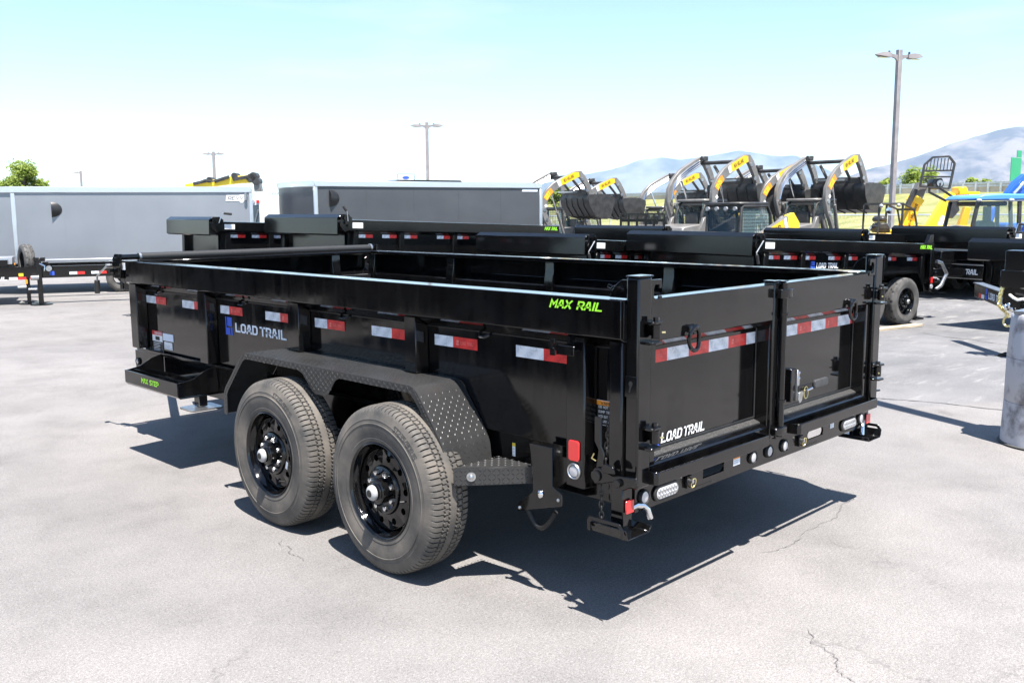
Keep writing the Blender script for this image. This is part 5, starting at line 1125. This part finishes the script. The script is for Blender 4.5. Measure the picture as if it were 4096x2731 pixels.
MB().prism([(LB-.62, TB-.2), (LB-.12, TB-.2), (LB-.1, TB-.135), (LB-.6, TB-.135)], 'y', -.008, -.003).build('name_plate', M['silver'], oB)
# ------------------------------------------------------------------ machines behind the trailers
M['mgrey'] = mottle(mat('machine_grey', (.17, .16, .15), .4, .1, .5), (.14, .133, .125), (.2, .19, .18), 4, 5)
M['mdark'] = mottle(mat('machine_dark', (.03, .03, .03), .45), (.022, .022, .022), (.05, .048, .046), 5, 5)
M['bucket'] = mottle(mat('bucket_black', (.02, .02, .022), .38), (.012, .012, .013), (.04, .038, .036), 3, 6)
M['tblue'] = mat('tractor_blue', (.02, .12, .5), .3, 0, .5, .3)
M['cabglass'] = mat('cab_glass', (.02, .06, .09), .03, 0, .7); PB(M['cabglass']).inputs['Alpha'].default_value = .5
M['cabglass2'] = mat('clear_cab_glass', (.25, .4, .42), .03, 0, .5); PB(M['cabglass2']).inputs['Alpha'].default_value = .22
ARMC = [(.37, 1.23), (.06, 1.72), (-.05, 2.1), (0, 2.42), (.175, 2.68), (.455, 2.92), (.8, 3.1), (1.4, 3.36), (1.62, 3.38), (1.76, 3.25), (1.95, 2.98), (2.2, 2.5)]
ARMW = [.12, .17, .25, .28, .29, .29, .28, .27, .26, .24, .22, .2]
def ribbon(mb, cl, ws, y0, y1):
    P = [Vector(p) for p in cl]; Lf, Rt = [], []
    for i, p in enumerate(P):
        d = (P[min(i+1, len(P)-1)]-P[max(i-1, 0)]).normalized(); n = Vector((-d.y, d.x)); Lf.append(p+n*ws[i]/2); Rt.append(p-n*ws[i]/2)
    n = len(P); vs = [(q.x, y, q.y) for y in (y0, y1) for q in Lf+Rt]; fs = []
    for i in range(n-1):
        fs += [(i, i+1, n+i+1, n+i), (2*n+i, 3*n+i, 3*n+i+1, 2*n+i+1), (i, 2*n+i, 2*n+i+1, i+1), (n+i, n+i+1, 3*n+i+1, 3*n+i)]
    fs += [(0, n, 3*n, 2*n), (n-1, 3*n-1, 4*n-1, 2*n-1)]; mb.add(vs, fs); return mb
def seg_ribbon(p, q, w0, w1, y, name, m, par): return ribbon(MB(), [p, q], [w0, w1], y, y+.004).build(name, m, par)
def loader(label, u, v, D, th, num, sc=1.0, bucket=True, door=False):
    fw = CR*math.cos(th)+Vector((CF.x, CF.y, 0)).normalized()*math.sin(th); rz = math.atan2(fw.y, fw.x); P0 = at(u, v, D)
    org = P0-(Matrix.Rotation(rz, 3, 'Z') @ Vector((-.05, -.86, 0)))*sc; zg = gz(org.x, org.y)
    o = empty('track_loader', (org.x, org.y, zg), rz, label=label, cat='loader', group='track loaders with raised arms'); o.scale = (sc, sc, sc)
    for s in (-1, 1):
        y0 = s*.86; ar = ribbon(MB(), ARMC, ARMW, y0-.06, y0+.06).build('lift_arm', M['mgrey'], o, .012)
        yo = y0-.066 if s < 0 else y0-.072
        if s < 0:
            ribbon(MB(), [(.72, 3.06), (.86, 3.12), (1.38, 3.345), (1.55, 3.37)], [.2, .25, .24, .17], y0-.0655, y0-.061).build('yellow_decal', M['yellow'], ar)
            ribbon(MB(), [(.6, 2.99), (.74, 3.07)], [.2, .22], y0-.0652, y0-.061).build('white_decal', M['white'], ar)
            d = Vector((1.38-.86, 0, 3.345-3.12)).normalized(); text(MB(), 'NEW HOLLAND', Vector((.87, y0-.068, 3.065)), d, Vector((-d.z, 0, d.x)), .12, 1.2, width=.5).build('lettering', M['blackv'], ar)
            ribbon(MB(), [(.03, 2.44), (.16, 2.64), (.33, 2.79)], [.19, .21, .19], y0-.0655, y0-.061).build('number_plate', M['orange'], ar)
            d = Vector((.25, 0, .31)).normalized(); text(MB(), num, Vector((.09, y0-.068, 2.42)), d, Vector((-d.z, 0, d.x)), .15, 1.6, width=.3).build('number', M['yellow2'], ar)
            MB().prism([(-.02, 2.2), (.05, 2.27), (.12, 2.2), (.05, 2.13)], 'y', y0-.0655, y0-.061).build('diamond_decal', M['white'], ar)
        else:
            for k, dz in enumerate((-.07, .0, .07)):
                MB().tube([(.0+.02*k, yo-.0, 2.2+dz), (.12, yo, 2.55+dz), (.42, yo, 2.84+dz), (.78, yo, 3.04+dz), (1.36, yo, 3.31+dz), (1.48, yo, 3.45)], .022, 6).build('hydraulic_line', M['chrome'], ar)
            MB().box(1.35, 1.62, y0-.2, y0-.07, 3.38, 3.52).build('hose_cover', M['mdark'], ar, .02)
        for x, z, r_ in ((-.0, 2.05, .07), (.1, 1.7, .06), (1.72, 3.2, .06), (1.93, 2.78, .06)): MB().cyl((x, y0-.075, z), (x, y0-.062, z), r_, 14).build('pivot_pin', M['zinc'], ar)
        MB().tube([(1.05, s*.62, 1.15), (.72, s*.68, 1.95)], .055, 10).build('lift_cylinder', M['mgrey'], o); MB().tube([(.72, s*.68, 1.95), (.4, s*.74, 2.72)], .032, 8).build('cylinder_rod', M['chrome'], o)
        ribbon(MB(), [(.1, 2.0), (.55, 1.2)], [.12, .12], s*.72-.03, s*.72+.03).build('rear_link', M['mgrey'], o)
        ribbon(MB(), [(-.35, .95), (-.12, 1.5), (.12, 1.62), (.38, 1.15)], [.3, .24, .22, .2], s*.62-.05, s*.62+.05).build('tower', M['mgrey'], o, .01)
        # tracks
        tp = [(-.75, .1), (-.95, .3), (-.85, .55), (-.5, .68), (.5, .62), (.95, .5), (1.0, .28), (.8, .08), (0, .0)]
        MB().prism(tp, 'y', min(s*.55, s*.95), max(s*.55, s*.95)).build('track', M['rubberdark'], o, .03)
        # ROPS side frame and screen
        fr = MB(); cy = s*.5
        for path in ([(-.15, cy, 1.0), (-.1, cy, 1.75), (.02, cy, 1.98), (.2, cy, 2.06), (1.05, cy, 2.08)], [(1.05, cy, 2.08), (1.15, cy, 1.0)], [(-.15, cy, 1.02), (1.15, cy, 1.02)]): fr.tube(path, .045, 6)
        fr.build('cab_frame', M['mdark'], o)
        sc_ = MB()
        for k in range(16): x = -.06+k*.075; sc_.bar((x, cy, 1.03), (x, cy, 2.03), .009, .009)
        for k in range(13): z = 1.08+k*.078; sc_.bar((-.1, cy, z), (1.12, cy, z), .009, .009)
        tag(sc_.build('side_screen', M['mdark'], o, sm=0), kind='stuff')
        MB().box(-.1, 1.1, cy-.002, cy+.002, 1.04, 2.03).build('side_glass', M['cabglass2'], o)
    MB().box(-.05, 1.08, -.55, .55, 2.06, 2.15).build('cab_roof', M['mgrey'], o, .03)
    MB().box(.05, .5, -.28, .28, 1.0, 1.15).build('seat', M['mdark'], o, .03); MB().box(.0, .12, -.26, .26, 1.15, 1.75).build('seat_back', M['mdark'], o, .04)
    MB().box(-.95, 1.15, -.52, .52, .35, 1.0).build('chassis', M['mgrey'], o, .03)
    MB().prism([(-1.12, .75), (-1.14, 1.2), (-1.08, 1.32), (-.3, 1.4), (-.15, 1.36), (-.15, .75)], 'y', -.6, .6).build('engine_hood', M['mgrey'], o, .03)
    gp = MB().box(-1.16, -1.141, -.5, .5, 1.02, 1.18).build('tail_panel', M['zinc'] if 0 else M['mgrey'], o, .005)
    for s in (-1, 1): MB().lathe([(0, .075), (.015, .07), (.025, .04), (.026, 0)], (-1.16, s*.38, 1.1), (-1, 0, 0), 14).build('tail_lamp', M['lampred'], gp)
    MB().box(-1.15, -1.138, -.35, .35, .9, .96).build('yellow_strip', M['yellow'], o)
    MB().cyl((.15, -.8, 2.0), (.15, .8, 2.0), .05, 10).build('cross_tube', M['mgrey'], o)
    MB().cyl((1.5, -.86, 3.3), (1.5, .86, 3.3), .06, 10).build('cross_tube', M['mdark'], o)
    MB().box(2.0, 2.2, -.75, .75, 2.6, 2.82).build('quick_hitch', M['mdark'], o, .02); MB().box(1.55, 1.75, -.5, .5, 2.7, 2.76).build('hitch_bar', M['zinc'], o)
    for s in (-1, 1): MB().tube([(1.6, s*.4, 3.2), (2.1, s*.4, 2.7)], .05, 8).build('tilt_cylinder', M['mdark'], o)
    if bucket:
        bp_ = [(2.0, 2.62), (2.85, 2.64), (3.2, 2.52), (3.22, 2.35), (3.0, 1.72), (2.85, 1.68), (2.3, 1.8), (2.02, 2.2), (1.96, 2.5)]
        b = MB().prism(bp_, 'y', -.95, .95).build('bucket', M['bucket'], o, .01)
        for k in range(5): y = -.76+k*.38; MB().prism([(2.0, 2.625), (2.84, 2.645), (2.84, 2.66), (2.0, 2.64)], 'y', y-.02, y+.02).build('bucket_rib', M['bucket'], b)
        for k in range(4): y = -.57+k*.38; ribbon(MB(), [(1.96, 2.5), (2.01, 2.19), (2.29, 1.79), (2.84, 1.67)], [.03]*4, y-.015, y+.015).build('bucket_rib', M['bucket'], b)
        MB().prism([(x, z) for x, z in bp_], 'y', -.97, -.952).build('bucket_side', M['mdark'], b); MB().prism(bp_, 'y', .952, .97).build('bucket_side', M['mdark'], b)
    return o
loader('farthest raised-arm track loader, number 337, right of the charcoal trailer', 2171, 834, 32, R(31), '337', .92)
loader('track loader number 330 with its bucket against the sky, second from the charcoal trailer', 2333, 831, 35, R(30), '330', .88)
loader('track loader number 330 behind the dark-glass cab, third from the charcoal trailer', 2668, 829, 35, R(30), '330', .93)
loader('track loader number 345 with the tallest arms, just above the dark-glass cab', 2852, 806, 28.6, R(40), '345', 1.02)
loader('track loader number 328 between the 345 loader and the rightmost loader', 3045, 818, 30, R(32), '328', .95)
loader('rightmost raised-arm track loader, number 328, beside the tall light pole', 3304, 804, 28.8, R(40), '328', 1.02)
# loader with lowered arms, facing left
def low_loader():
    D = 25; p = at(2945, 905, D); fw = -CR*math.cos(R(38))-Vector((CF.x, CF.y, 0)).normalized()*math.sin(R(38)); rz = math.atan2(fw.y, fw.x); zg = gz(p.x, p.y)
    o = empty('compact_loader', (p.x, p.y, zg), rz, label='yellow and grey loader with a dark glass cab and lowered NEW HOLLAND arm', cat='loader')
    hz_ = lambda v: at(2990, v, D).z-zg
    zt = hz_(824); zb = 1.0
    # cab: glazed door to the front (+x), side screens
    cb = MB()
    for y in (-.55, .55):
        cb.tube([(.55, y, zb), (.5, y, zt-.05), (.45, y, zt), (-.55, y, zt), (-.7, y, zt-.2), (-.78, y, zb)], .05, 8)
    for x, z in ((.48, zt), (-.55, zt), (.55, zb), (-.78, zb)): cb.bar((x, -.55, z), (x, .55, z), .09, .09)
    cb.build('cab_frame', M['mdark'], o); MB().box(-.6, .62, -.6, .6, zt+.02, zt+.1).build('cab_roof', M['mdark'], o, .03)
    MB().box(.53, .545, -.5, .5, zb+.02, zt-.1).build('door_glass', M['cabglass'], o)
    for k in range(4): MB().cyl((.6, -.45+k*.3, zt-.07), (.66, -.45+k*.3, zt-.07), .055, 12).build('work_lamp', M['lens'], o)
    for y in (-.55, .55):
        sc_ = MB()
        for k in range(14): sc_.bar((-.66+k*.085, y, zb+.03), (-.66+k*.085, y, zt-.05), .009, .009)
        for k in range(11): sc_.bar((-.7, y, zb+.07+k*.09), (.48, y, zb+.07+k*.09), .009, .009)
        tag(sc_.build('side_screen', M['mdark'], o, sm=0), kind='stuff'); MB().box(-.7, .48, y-.002, y+.002, zb+.03, zt-.06).build('side_glass', M['cabglass2'], o)
    MB().box(-.5, -.1, -.25, .25, zb, zb+.2).build('seat', M['mdark'], o, .03); MB().box(-.5, -.38, -.25, .25, zb+.2, zb+.8).build('seat_back', M['mdark'], o, .05)
    MB().box(-.3, -.1, -.1, .05, zb+.25, zb+.7).build('yellow_canister', M['yellow'], o, .03)
    MB().box(-1.3, .8, -.6, .6, .4, zb).build('chassis', M['mgrey'], o, .03); MB().box(-1.35, -.8, -.6, .6, zb, 1.25).build('engine_hood', M['mgrey'], o, .05)
    for s in (-1, 1):
        y = s*.85; a = ribbon(MB(), [(.7, .94), (.05, 1.14), (-1.0, 1.53), (-1.2, 1.6)], [.2, .28, .32, .3], y-.06, y+.06).build('lift_arm', M['mgrey'], o, .012)
        ribbon(MB(), [(-1.0, 1.53), (-1.22, 1.57), (-1.33, 1.46), (-1.36, 1.05)], [.36, .42, .4, .36], y-.062, y+.062).build('rear_tower', M['yellow2'], o, .012)
        yy = y+.062 if s > 0 else y-.066
        ribbon(MB(), [(.45, 1.02), (.05, 1.145), (-.83, 1.47)], [.2, .24, .26], yy, yy+.004).build('yellow_decal', M['yellow'], a); ribbon(MB(), [(-.85, 1.475), (-.97, 1.52)], [.27, .28], yy, yy+.004).build('white_decal', M['white'], a)
        if s > 0: d = Vector((-1.05, 0, .345)).normalized(); text(MB(), 'NEW HOLLAND', Vector((.28, yy+.008, 1.0)), d, Vector((d.z, 0, -d.x)), .15, 1.2, width=1.05).build('lettering', M['blackv'], a)
        tp = [(-.9, .1), (-1.1, .3), (-1.0, .55), (-.5, .68), (.5, .62), (.95, .5), (1.0, .28), (.8, .08), (0, .0)]; MB().prism(tp, 'y', min(s*.6, s*1.0), max(s*.6, s*1.0)).build('track', M['rubberdark'], o, .03)
    MB().prism([(1.0, .1), (1.7, .1), (1.75, .2), (1.3, .75), (1.05, .8)], 'y', -.95, .95).build('bucket', M['bucket'], o, .01)
low_loader()
def lumped(name, label, u, v, D, th, cat):
    p = at(u, v, D); fw = CR*math.cos(th)+Vector((CF.x, CF.y, 0)).normalized()*math.sin(th); zg = gz(p.x, p.y)
    o = empty(name, (p.x, p.y, zg), math.atan2(fw.y, fw.x), label=label, cat=cat); return o, (lambda vv: at(u, vv, D).z-zg), (lambda uu: (uu-u)/FPX*D/math.cos(th))
# mesh ramp gate of a utility trailer
o, zz, xx = lumped('utility_trailer', 'black mesh ramp gate of a utility trailer below the hanging bucket', 2570, 900, 22.5, 0, 'trailer')
mb = MB(); x0, x1, z0, z1 = xx(2483), xx(2656), zz(914)-.5, zz(856)
for x in (x0, xx(2514), xx(2548), xx(2583), xx(2615), x1): MB().box(x-.025, x+.025, -.02, .02, z0, z1).build('gate_bar', BF, o)
for z in (z0+.02, zz(879), zz(884), z1): MB().box(x0, x1, -.021, .021, z-.022, z+.022).build('gate_rail', BF, o)
wm = MB()
for k in range(30): wm.bar((x0+(x1-x0)*k/29, 0, z0), (x0+(x1-x0)*k/29, 0, z1), .006, .006)
for k in range(22): wm.bar((x0, 0, z0+(z1-z0)*k/21), (x1, 0, z0+(z1-z0)*k/21), .006, .006)
tag(wm.build('gate_mesh', M['mdark'], o, sm=0), kind='stuff'); MB().box(x0, x1, .03, 3.2, .45, .52).build('deck', BF, o); 
for x in (x0-.15, x1+.15): 
    mo(bg_tyre, 'tyre', o, Matrix.Translation((x-.1, 1.6, .35)) @ Matrix.Scale(.9, 4))
# mini excavator with canopy and seat
o, zz, xx = lumped('mini_excavator', 'small open machine with a black canopy frame and seat beside the light pole', 3545, 900, 23.5, 0, 'excavator')
zt = zz(816); x0, x1 = xx(3480), xx(3575); cf = MB()
for y in (-.5, .5): cf.tube([(x0, y, .9), (x0+.02, y, zt-.03), (x0+.06, y, zt), (x1, y, zt), (x1+.28, y, zt-.14), (x1+.36, y, zt-.5), (x1+.34, y, .9)], .028, 6); cf.tube([(x1+.0, y, zt), (x1-.02, y, .9)], .03, 6)
for x, z in ((x0+.05, zt), (x1, zt), (x1+.28, zt-.14)): cf.bar((x, -.5, z), (x, .5, z), .05, .05)
cf.build('canopy_frame', M['mdark'], o)
MB().prism([(xx(3498), zz(930)), (xx(3500), zz(898)), (xx(3508), zz(890)), (xx(3533), zz(890)), (xx(3545), zz(905)), (xx(3550), zz(930))], 'y', -.25, .25).build('seat', M['mdark'], o, .05); MB().prism([(xx(3498), zz(888)), (xx(3502), zz(864)), (xx(3532), zz(863)), (xx(3537), zz(888))], 'y', -.25, .25).build('headrest', M['mdark'], o, .05)
MB().box(xx(3460), xx(3640), -.7, .7, .35, zz(935)).build('body', M['yellow'], o, .04); MB().prism([(xx(3450), .1), (xx(3440), .3), (xx(3470), .45), (xx(3640), .45), (xx(3660), .3), (xx(3650), .1), (xx(3550), .0)], 'y', -.8, -.4).build('track', M['rubberdark'], o, .03); MB().prism([(xx(3450), .1), (xx(3440), .3), (xx(3470), .45), (xx(3640), .45), (xx(3660), .3), (xx(3650), .1), (xx(3550), .0)], 'y', .4, .8).build('track', M['rubberdark'], o, .03)
for u_, v_ in ((3487, 824), (3555, 822)): MB().sphere((xx(u_), -.55, zz(v_)), .05, 10).build('work_lamp', M['lens'], o)
MB().lathe([(0, .07), (.02, .075), (.03, .02)], (xx(3520), -.5, zz(842)), (0, -1, 0), 16).build('mirror', M['chrome'], o); MB().tube([(xx(3462), -.3, zz(918)), (xx(3490), -.3, zz(905))], .03, 8).build('joystick', M['mdark'], o)
# telehandler with fork carriage
o, zz, xx = lumped('telehandler', 'yellow telehandler boom lifting a black fork carriage with a barred backrest', 3640, 900, 27, 0, 'telehandler')
def rib_px(pts, ws, y0, y1, name, m, **k): return ribbon(MB(), [(xx(a), zz(b)) for a, b in pts], ws, y0, y1).build(name, m, o, .01, **k)
bm_ = rib_px([(3610, 940), (3655, 800)], [.3, .26], -.18, .18, 'boom', M['yellow']); rib_px([(3648, 812), (3662, 790)], [.34, .34], -.2, .2, 'boom_collar', M['yellow2']); rib_px([(3655, 800), (3678, 738)], [.28, .26], -.14, .14, 'inner_boom', M['mgrey'])
d = Vector((xx(3655)-xx(3610), 0, zz(800)-zz(940))).normalized(); text(MB(), 'NEW HOLLAND', Vector((xx(3628), -.19, zz(908))), d, Vector((-d.z, 0, d.x)), .07, 1.2, width=.7).build('lettering', M['blackv'], bm_)
fr = MB(); fp_ = [(3642, 748), (3655, 664), (3686, 636), (3749, 633), (3772, 660), (3757, 758)]
Pp = [(xx(a), -.5, zz(b)) for a, b in fp_]
for a, b in zip(Pp[:-1], Pp[1:]): fr.bar(a, b, .05, .06, up=(0, 1, 0))
for (a, b), (c_, e) in (((3650, 689), (3765, 687)), ((3645, 711), (3762, 712)), ((3642, 748), (3757, 758))): fr.bar((xx(a), -.5, zz(b)), (xx(c_), -.5, zz(e)), .045, .05, up=(0, 1, 0))
fr.build('backrest_frame', M['mdark'], o)
for k in range(8): 
    t_ = k/7; MB().bar((xx(3662+t_*95), -.5, zz(689)), (xx(3668+t_*92), -.5, zz(640 if 1 <= k <= 6 else 655)), .02, .02).build('backrest_bar', M['mdark'], o)
MB().prism([(xx(3700), zz(758)), (xx(3690), zz(735)), (xx(3700), zz(718)), (xx(3730), zz(716)), (xx(3740), zz(740)), (xx(3730), zz(760))], 'y', -.46, -.1).build('fork_carriage', M['mdark'], o, .02); MB().cyl((xx(3720), -.5, zz(736)), (xx(3720), -.2, zz(736)), .09, 14).build('carriage_pivot', M['zinc'], o)
for a, b in (((3720, 760), (3770, 806)), ((3680, 775), (3722, 806))): MB().bar((xx(a[0]), -.5, zz(a[1]-4)), (xx(b[0]), -.9, zz(b[1])), .05, .06).build('fork_tine', M['mdark'], o); MB().bar((xx(a[0]), -.49, zz(a[1]-25)), (xx(a[0]), -.49, zz(a[1])), .05, .05).build('fork_heel', M['mdark'], o)
rib_px([(3612, 822), (3640, 758)], [.14, .14], -.3, -.2, 'tilt_cylinder', M['mdark']); MB().box(xx(3560), xx(3740), -.9, .9, .5, 1.25).build('body', M['yellow'], o, .05)
for x in (3585, 3715):
    for y in (-.95, .7): mo(bg_tyre, 'tyre', o, Matrix.Translation((xx(x), y, .5)) @ Matrix.Rotation(R(90), 4, 'Z') @ Matrix.Scale(1.3, 4))
# yellow loader backhoe boom
o, zz, xx = lumped('backhoe_loader', 'yellow boom of a backhoe rising behind the blue-roofed tractor cab', 3760, 900, 31, 0, 'backhoe')
rib_px([(3712, 930), (3780, 810), (3800, 776)], [.34, .34, .3], -.15, .15, 'boom', M['yellow2']); rib_px([(3745, 905), (3762, 865)], [.14, .14], -.25, -.16, 'boom_cylinder', M['white']); MB().prism([(xx(3810), zz(783)), (xx(3812), zz(749)), (xx(3842), zz(748)), (xx(3848), zz(765)), (xx(3856), zz(783))], 'y', -.3, .3).build('boom_head', M['yellow'], o, .04)
rib_px([(3800, 788), (3850, 778), (3905, 776)], [.16, .18, .12], -.12, .12, 'dipper', M['yellow']); rib_px([(3798, 800), (3806, 840), (3790, 870)], [.25, .3, .15], -.2, .2, 'bucket', M['mdark']); MB().box(xx(3690), xx(3850), -.9, .9, .5, 1.3).build('body', M['yellow'], o, .05)
for x in (3700, 3840):
    for y in (-.95, .7): mo(bg_tyre, 'tyre', o, Matrix.Translation((xx(x), y, .5)) @ Matrix.Rotation(R(90), 4, 'Z') @ Matrix.Scale(1.3, 4))
rib_px([(3880, 930), (3905, 830)], [.3, .2], .6, .8, 'front_arm', M['yellow'])
# blue tractor with glazed cab
o, zz, xx0 = lumped('tractor', 'blue tractor with a light blue cab roof and large windows', 3975, 900, 22, 0, 'tractor'); xx = (lambda u_: xx0(u_+18))
zt, zb = zz(806), zz(925)
M['roofblue'] = mat('cab_roof_blue', (.08, .3, .75), .3, 0, .5, .3)
MB().prism([(xx(3812), zz(800)), (xx(3820), zz(787)), (xx(3850), zz(780)), (xx(3920), zz(777)), (xx(4020), zz(779)), (xx(4070), zz(788)), (xx(4086), zz(798)), (xx(4080), zz(806)), (xx(4000), zz(801)), (xx(3830), zz(803))], 'y', -.75, .75).build('cab_roof', M['roofblue'], o, .03)
for (a, c_) in ((3832, 3812), (3992, 3996), (4026, 4030), (4078, 4088)):
    for y in (-.68, .68): MB().bar((xx(a), y, zt), (xx(c_), y, zb), .07, .07).build('cab_pillar', M['mdark'], o)
for a, b in ((3836, 3988), (3998, 4024), (4032, 4076)):
    for y in (-.69, .69): MB().add([(xx(a), y, zt), (xx(b), y, zt), (xx(b+3), y, zb), (xx(a-14 if a < 3900 else a+2), y, zb)], [(0, 1, 2, 3)]).build('cab_glass', M['cabglass2'], o)
MB().box(xx(3850), xx(3955), -.6, .6, zz(824), zz(806)).build('headliner', M['mdark'], o, .03)
MB().prism([(xx(3882), zz(925)), (xx(3884), zz(895)), (xx(3895), zz(882)), (xx(3940), zz(882)), (xx(3952), zz(895)), (xx(3955), zz(925))], 'y', -.2, .2).build('seat_back', M['mdark'], o, .05)
MB().box(xx(3910), xx(3920), -.1, .0, zz(882), zz(826)).build('steering_column', M['mdark'], o)
MB().box(xx(3790), xx(4110), -.6, .6, .6, zb).build('body', M['tblue'], o, .06); MB().box(xx(4090), xx(4300), -.45, .45, .8, 1.5).build('engine_hood', M['tblue'], o, .08)
for u_ in (3830, 3955, 4078): MB().sphere((xx(u_), -.74, zz(802)), .07, 10, (1, .6, .6)).build('work_lamp', M['lens'], o)
for y in (-1.0, .75): mo(bg_tyre, 'tyre', o, Matrix.Translation((xx(3900), y, .7)) @ Matrix.Rotation(R(90), 4, 'Z') @ Matrix.Scale(1.8, 4)); mo(bg_tyre, 'tyre', o, Matrix.Translation((xx(4230), y, .48)) @ Matrix.Rotation(R(90), 4, 'Z') @ Matrix.Scale(1.25, 4))
MB().tube([(xx(3716), -.7, zz(916)), (xx(3722), -.7, zz(902)), (xx(3745), -.7, zz(900)), (xx(3800), -.7, zz(905))], .025, 6).build('hand_rail', M['mdark'], o)
MB().prism([(xx(4005), zz(912)), (xx(4015), zz(870)), (xx(4030), zz(868)), (xx(4028), zz(912))], 'y', -.9, -.75).build('blue_panel', M['tblue'], o)
# blue loader arm behind the tractor
o, zz, xx = lumped('blue_loader', 'bright blue front loader arm at the right edge behind the tractor roof', 4080, 900, 29, 0, 'loader')
rib_px([(4015, 790), (4055, 745), (4080, 722), (4130, 740)], [.2, .35, .4, .4], -.12, .12, 'loader_arm', M['tblue']); rib_px([(4030, 775), (4070, 728)], [.09, .09], -.25, -.15, 'cylinder', M['chrome']); rib_px([(4060, 790), (4100, 772), (4160, 775)], [.3, .4, .4], -.1, .1, 'lower_arm', M['tblue'])
rib_px([(3960, 930), (3985, 860), (4000, 830)], [.25, .22, .15], .3, .5, 'blue_boom', M['tblue']); MB().box(xx(4000), xx(4250), -.9, .9, .5, 1.4).build('body', M['tblue'], o, .06)
for x in (4030, 4200):
    for y in (-1.0, .75): mo(bg_tyre, 'tyre', o, Matrix.Translation((xx(x), y, .55)) @ Matrix.Rotation(R(90), 4, 'Z') @ Matrix.Scale(1.4, 4))
# ------------------------------------------------------------------ crane truck and white van between the enclosed trailers
o, zz, xx = lumped('crane_truck', 'folded yellow crane boom showing above the grey enclosed trailer', 900, 737, 30, 0, 'crane')
zc_ = zz; zz = lambda v_: zc_(v_-8)
rib_px([(745, 752), (850, 742), (960, 728), (1008, 724)], [.12, .2, .24, .26], -.12, .12, 'main_boom', M['yellow2']); rib_px([(780, 744), (850, 728)], [.09, .09], -.2, -.13, 'boom_cylinder', M['mdark']); rib_px([(865, 735), (925, 716)], [.1, .1], -.2, -.13, 'boom_cylinder', M['mdark']); rib_px([(940, 728), (1000, 716)], [.1, .1], -.22, -.13, 'boom_cylinder', M['mdark']); rib_px([(850, 742), (930, 724)], [.22, .22], .13, .3, 'inner_boom', M['yellow'])
for u_, v_, r_ in ((845, 728, .09), (945, 713, .1), (1010, 722, .14), (1020, 714, .12), (1030, 735, .12)): MB().cyl((xx(u_), -.2, zz(v_)), (xx(u_), .2, zz(v_)), r_, 12).build('knuckle', M['mdark'], o)
rib_px([(1008, 716), (1030, 740), (1034, 775)], [.16, .2, .22], -.14, .14, 'crane_column', M['mgrey']); MB().tube([(xx(800), -.2, zz(740)), (xx(830), -.22, zz(728)), (xx(860), -.2, zz(734)), (xx(900), -.22, zz(722))], .03, 6).build('hydraulic_hose', M['mdark'], o); MB().box(xx(700), xx(1040), -.9, .9, .6, 1.2).build('truck_bed', M['white'], o, .03)
for x in (740, 990):
    for y in (-.95, .7): mo(bg_tyre, 'tyre', o, Matrix.Translation((xx(x), y, .45)) @ Matrix.Rotation(R(90), 4, 'Z') @ Matrix.Scale(1.15, 4))
o, zz, xx = lumped('white_van', 'white service van seen in the gap between the two enclosed trailers', 1060, 850, 27, 0, 'van')
MB().prism([(xx(985), .5), (xx(985), zz(812)), (xx(1005), zz(792)), (xx(1030), zz(782)), (xx(1060), zz(782)), (xx(1200), zz(790)), (xx(1200), .5)], 'y', 0, 2.0).build('body', mat('white_van_paint', (.8, .8, .8), .3, 0, .5, .4), o, .05)
MB().box(xx(1010), xx(1038), -.02, -.002, zz(900), zz(820)).build('rear_window', M['cabglass'], o); MB().tube([(xx(1020), -.04, zz(890)), (xx(1035), -.04, zz(838))], .02, 6).build('ladder_bar', M['zinc'], o)
MB().box(xx(1028), xx(1040), -.03, -.003, zz(812), zz(801)).build('tail_lamp', M['lampred'], o); MB().lathe([(0, .06), (.02, .05), (.021, 0)], (xx(1016), -.003, zz(807)), (0, -1, 0), 14).build('round_lamp', M['lens'], o)
MB().box(xx(1043), xx(1196), -.04, -.003, .7, zz(797)).build('side_panel', M['white'], o, .01)
for k in range(4): MB().bar((xx(1068+k*10), .3, zz(783)), (xx(1078+k*10), .3, zz(770)), .04, .03).build('rack_bar', M['zinc'], o)
for x in (1010, 1170): mo(bg_tyre, 'tyre', o, Matrix.Translation((xx(x), .05, .38)) @ Matrix.Rotation(R(90), 4, 'Z')); mo(bg_tyre, 'tyre', o, Matrix.Translation((xx(x), 1.8, .38)) @ Matrix.Rotation(R(90), 4, 'Z'))
# ------------------------------------------------------------------ unseen trailers added left of the camera to darken the paint's reflections
def added_left_row():
    for i, (x, y) in enumerate(((-6.0, 2.6), (-6.2, 8.8), (-6.1, 15.0), (-6.4, 21.2))):
        o = empty('dump_trailer', (x, y, 0), 0, label=('first', 'second', 'third', 'fourth')[i]+' black dump trailer of the unseen row added left of the camera', cat='trailer', group='unseen dump trailers added left of the camera')
        for s in (0, 2.1): MB().box(s, s+.08, 0, 4.6, .62, 1.35).build('side_wall', BF, o, .004)
        MB().box(.0, 2.18, -.02, .06, .6, 1.35).build('rear_gate', BF, o, .004); MB().box(0, 2.18, 4.6, 4.7, .6, 1.4).build('front_wall', BF, o, .004); MB().box(.1, 2.08, .05, 4.6, .45, .62).build('chassis', M['blackdull'], o)
        for y_ in (1.2, 2.1):
            for x_, r_ in ((-.22, 0), (2.4, math.pi)): mo(bg_tyre, 'tyre', o, Matrix.Translation((x_, y_, .3845)) @ Matrix.Rotation(r_, 4, 'Z'))
        for x_, x1 in ((-.2, .0), (2.18, 2.38)): MB().strip([(3.0, .5), (2.75, .86), (.5, .86), (.3, .5)], .006, 'x', x_, x1).build('fender', BF, o)
        MB().bar((1.09, 4.7, .5), (1.09, 6.0, .5), .2, .14).build('tongue', BF, o)
added_left_row()
